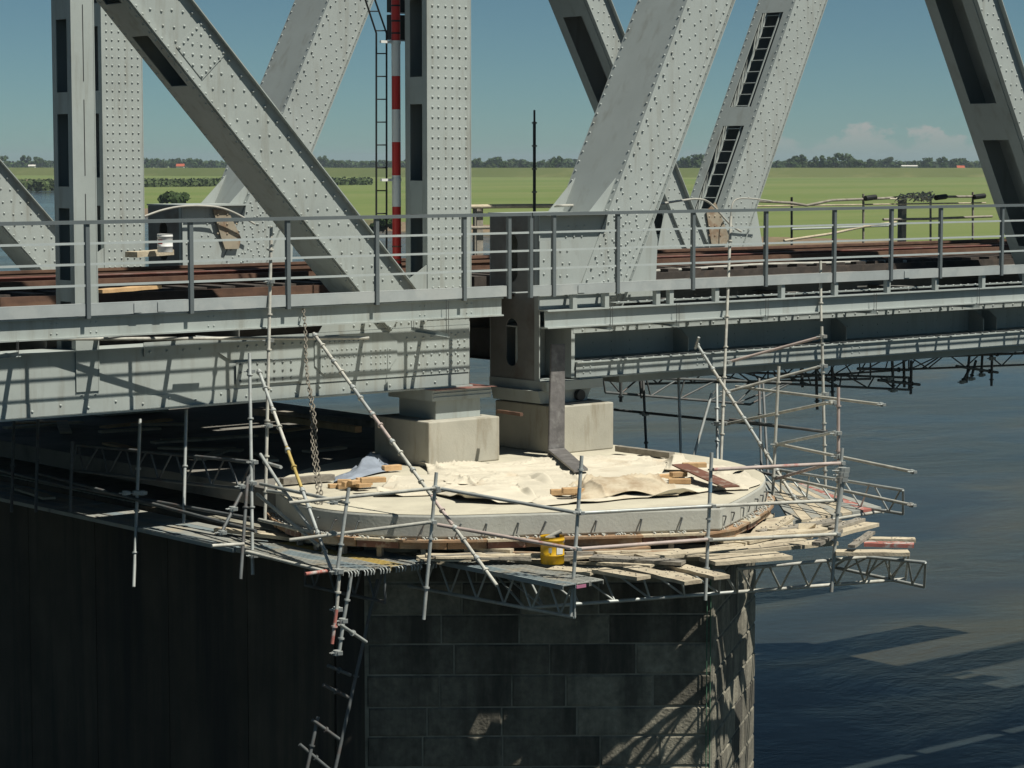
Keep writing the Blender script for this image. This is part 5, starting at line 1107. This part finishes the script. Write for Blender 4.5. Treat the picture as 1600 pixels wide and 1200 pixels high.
# plank floor lying against the pier nose under the loose planks
for side, (a, e, nn, offs) in enumerate(((V((-4.3, -3.05, 0)), V((-.95, -5.75, 0)), nl, (-.45, -.23, -.01, .2)), (V((-.6, -5.9, 0)), V((2.5, -3.4, 0)), nr, (-.45, -.23)))):
    dd = (e - a).normalized()
    for k, of in enumerate(offs):
        L0, L1 = random.uniform(0, .25), (e - a).length - random.uniform(0, .35) - (2.0 if side == 0 and k >= 3 else 0)
        p = a + nn * of; plank_at('scaffold_plank', p + dd * L0 + V((0, 0, ZP - .055)), p + dd * L1 + V((0, 0, ZP - .055)), .215, .045, PLANK, 'floor plank laid along the pier nose on the %s side, %s out from the wall' % (('bucket', 'tower')[side], ('first', 'second', 'third', 'fourth', 'fifth')[k]), 'plank', 'floor planks along the pier nose')
rng = random.Random(31)
for k in range(30):  # timber heap between ledge and outer planks
    t_ = rng.random(); p = V((-4.3, -3.75, ZP + .02)).lerp(V((-1.3, -5.75, ZP + .02)), t_) + V((rng.uniform(-.15, .15), rng.uniform(-.18, .18), 0)); ang = -R(33) + rng.gauss(0, .16); L_ = rng.uniform(.6, 1.7)
    d = V((math.cos(ang), math.sin(ang), rng.uniform(-.03, .03))); plank_at('loose_lath', p - d * L_ / 2 + V((0, 0, .01 * (k % 6) + .03)), p + d * L_ / 2 + V((0, 0, .01 * (k % 5) + .02)), rng.uniform(.05, .14), .025, rng.choice((GREYW, PLANK, PLANK, GREYW, FORM)), 'loose lath in the timber heap between the slab and the bucket', 'lath', 'laths heaped along the slab foot')
for a, e, wd, lab, dz in (((430, 812), (640, 838), .16, 'long plank along the slab foot under the chain', .06), ((505, 846), (800, 864), .14, 'long straight timber along the slab foot', .10), ((340, 830), (470, 843), .18, 'dusty plank on the walkway before the corner scaffold', .03), ((400, 838), (530, 852), .12, 'narrow lath on the hooked steel planks', .05)):
    plank_at('scaffold_plank', atZ(*a, ZP + dz), atZ(*e, ZP + dz), wd, .05, PLANK, lab, 'plank', 'planks along the slab foot')
for k in range(16):  # more loose planks round the outer nose
    t_ = k / 16; p = V((-.7, -5.55, 0)).lerp(V((1.7, -4.9, 0)), t_) + V((rng.uniform(-.2, .2), rng.uniform(-.25, .2), ZP + .02 + .012 * (k % 7))); ang = rng.gauss(.15, .3); L_ = rng.uniform(.9, 1.9); d = V((math.cos(ang), math.sin(ang), rng.uniform(-.01, .02)))
    nose.append((p - d * L_ / 2, p + d * L_ / 2, .2)); plank_at('scaffold_plank', p - d * L_ / 2, p + d * L_ / 2, rng.uniform(.14, .26), .04, rng.choice((PLANK, PLANK, PLANK, GREYW)), 'dusty loose plank among the boards piled between the fourth and fifth standards', 'plank', 'loose planks between the outer standards')
# crumbs on the planks
b = MB()
for k in range(650):
    q = rng.choice(nose); A_, E_ = (q[0], q[1]) if isinstance(q[0], V) else (atZ(*q[0], ZK) + V((0, 0, q[6])), atZ(*q[1], ZK) + V((0, 0, q[6]))); wd = q[2]
    d = (E_ - A_); sd2 = V((-d.y, d.x, 0)).normalized(); p = A_ + d * rng.uniform(.03, .97) + sd2 * rng.uniform(-.4, .4) * wd + V((0, 0, .043)); s = rng.uniform(.006, .018)
    b.obox(p, V((s, s * .4, 0)), V((-s * .3, s, .3 * s)), V((0, .2 * s, s * .6)))
o = stuff(b.build('rubble_crumbs', GREYW)); tag(o, 'crumbs of rubble scattered over the nose planks', 'rubble')
# yellow bucket with stick
c = atZ(863, 880, ZP + .0); t, body = can(c, .158, .365, YELLOW, 'yellow metal bucket with white paper label on the plank platform')
aC = math.atan2(-VW.y, -VW.x); band(body, 'paper_label', c, .1625, .14, .26, aC + .35, aC + 1.0, PAPER); band(body, 'worn_spot', c, .1618, .16, .23, aC - .32, aC - .05, GALV)
MB().tube(c + V((0, 0, .33)) - RT * .08, c + V((0, 0, .43)) + RT * .12, .03, 8).build('pipe_offcut', TUBEC, t); MB().obox(c + V((-.08, -.05, .30)), V((.18, .02, .04)), V((0, .08, 0)), V((0, 0, .05))).build('rag_filling', GREYW, t)
# chain
cn = thing('hanging_chain', 'long brown steel chain hanging from the kerb to the platform', 'chain', pt(499, 835, 33.5)); a, e = pt(473, 478, 35.1), pt(500, 836, 33.2); n_ = 62
for strand in (0, 1):
    lm = None; m_ = n_ if strand == 0 else int(n_ * .62); ofs = VW * .0 + RT * (.05 * strand)
    for k in range(m_):
        s = (k + .5) / n_ if strand == 0 else (.36 + .64 * (k + .5) / m_); c = a.lerp(e, s) + ofs * min(1, (s - .3) * 4 if strand else 1) + RT * (.012 * math.sin(s * 17))
        ax = (e - a).normalized(); h = .042; wv = .021; side = (RT if k % 2 else VW); pts = []
        for i in range(10):
            t_ = 2 * math.pi * i / 10; pts.append(V((0, 0, 0)) + side * math.cos(t_) * wv + ax * (math.sin(t_) * h))
        lb = MB().path(pts + pts[:1], .0078, 5); o = lb.build('link', CHAINM, origin=(0, 0, 0)); o.parent = cn; o.location = c - ORG[cn]; ORG[o] = ORG[cn]

# ------------------------------------------------------------------ summer haze over the plain
hz = MB().box(-3500, 8000, -3200, 9000, -14, 32).build('haze', [], origin=(0, 0, -14)); hz['kind'] = 'stuff'; hz['label'] = 'thin pale summer haze over the river plain'; hz['category'] = 'haze'
hm = bpy.data.materials.new('haze_air'); hm.use_nodes = True; hn = hm.node_tree; hn.nodes.clear()
pv = hn.nodes.new('ShaderNodeVolumePrincipled'); pv.inputs['Color'].default_value = (.75, .88, 1.0, 1); pv.inputs['Density'].default_value = 0.00008; pv.inputs['Anisotropy'].default_value = 0.2
ho = hn.nodes.new('ShaderNodeOutputMaterial'); hn.links.new(pv.outputs[0], ho.inputs['Volume']); hz.data.materials.append(hm)
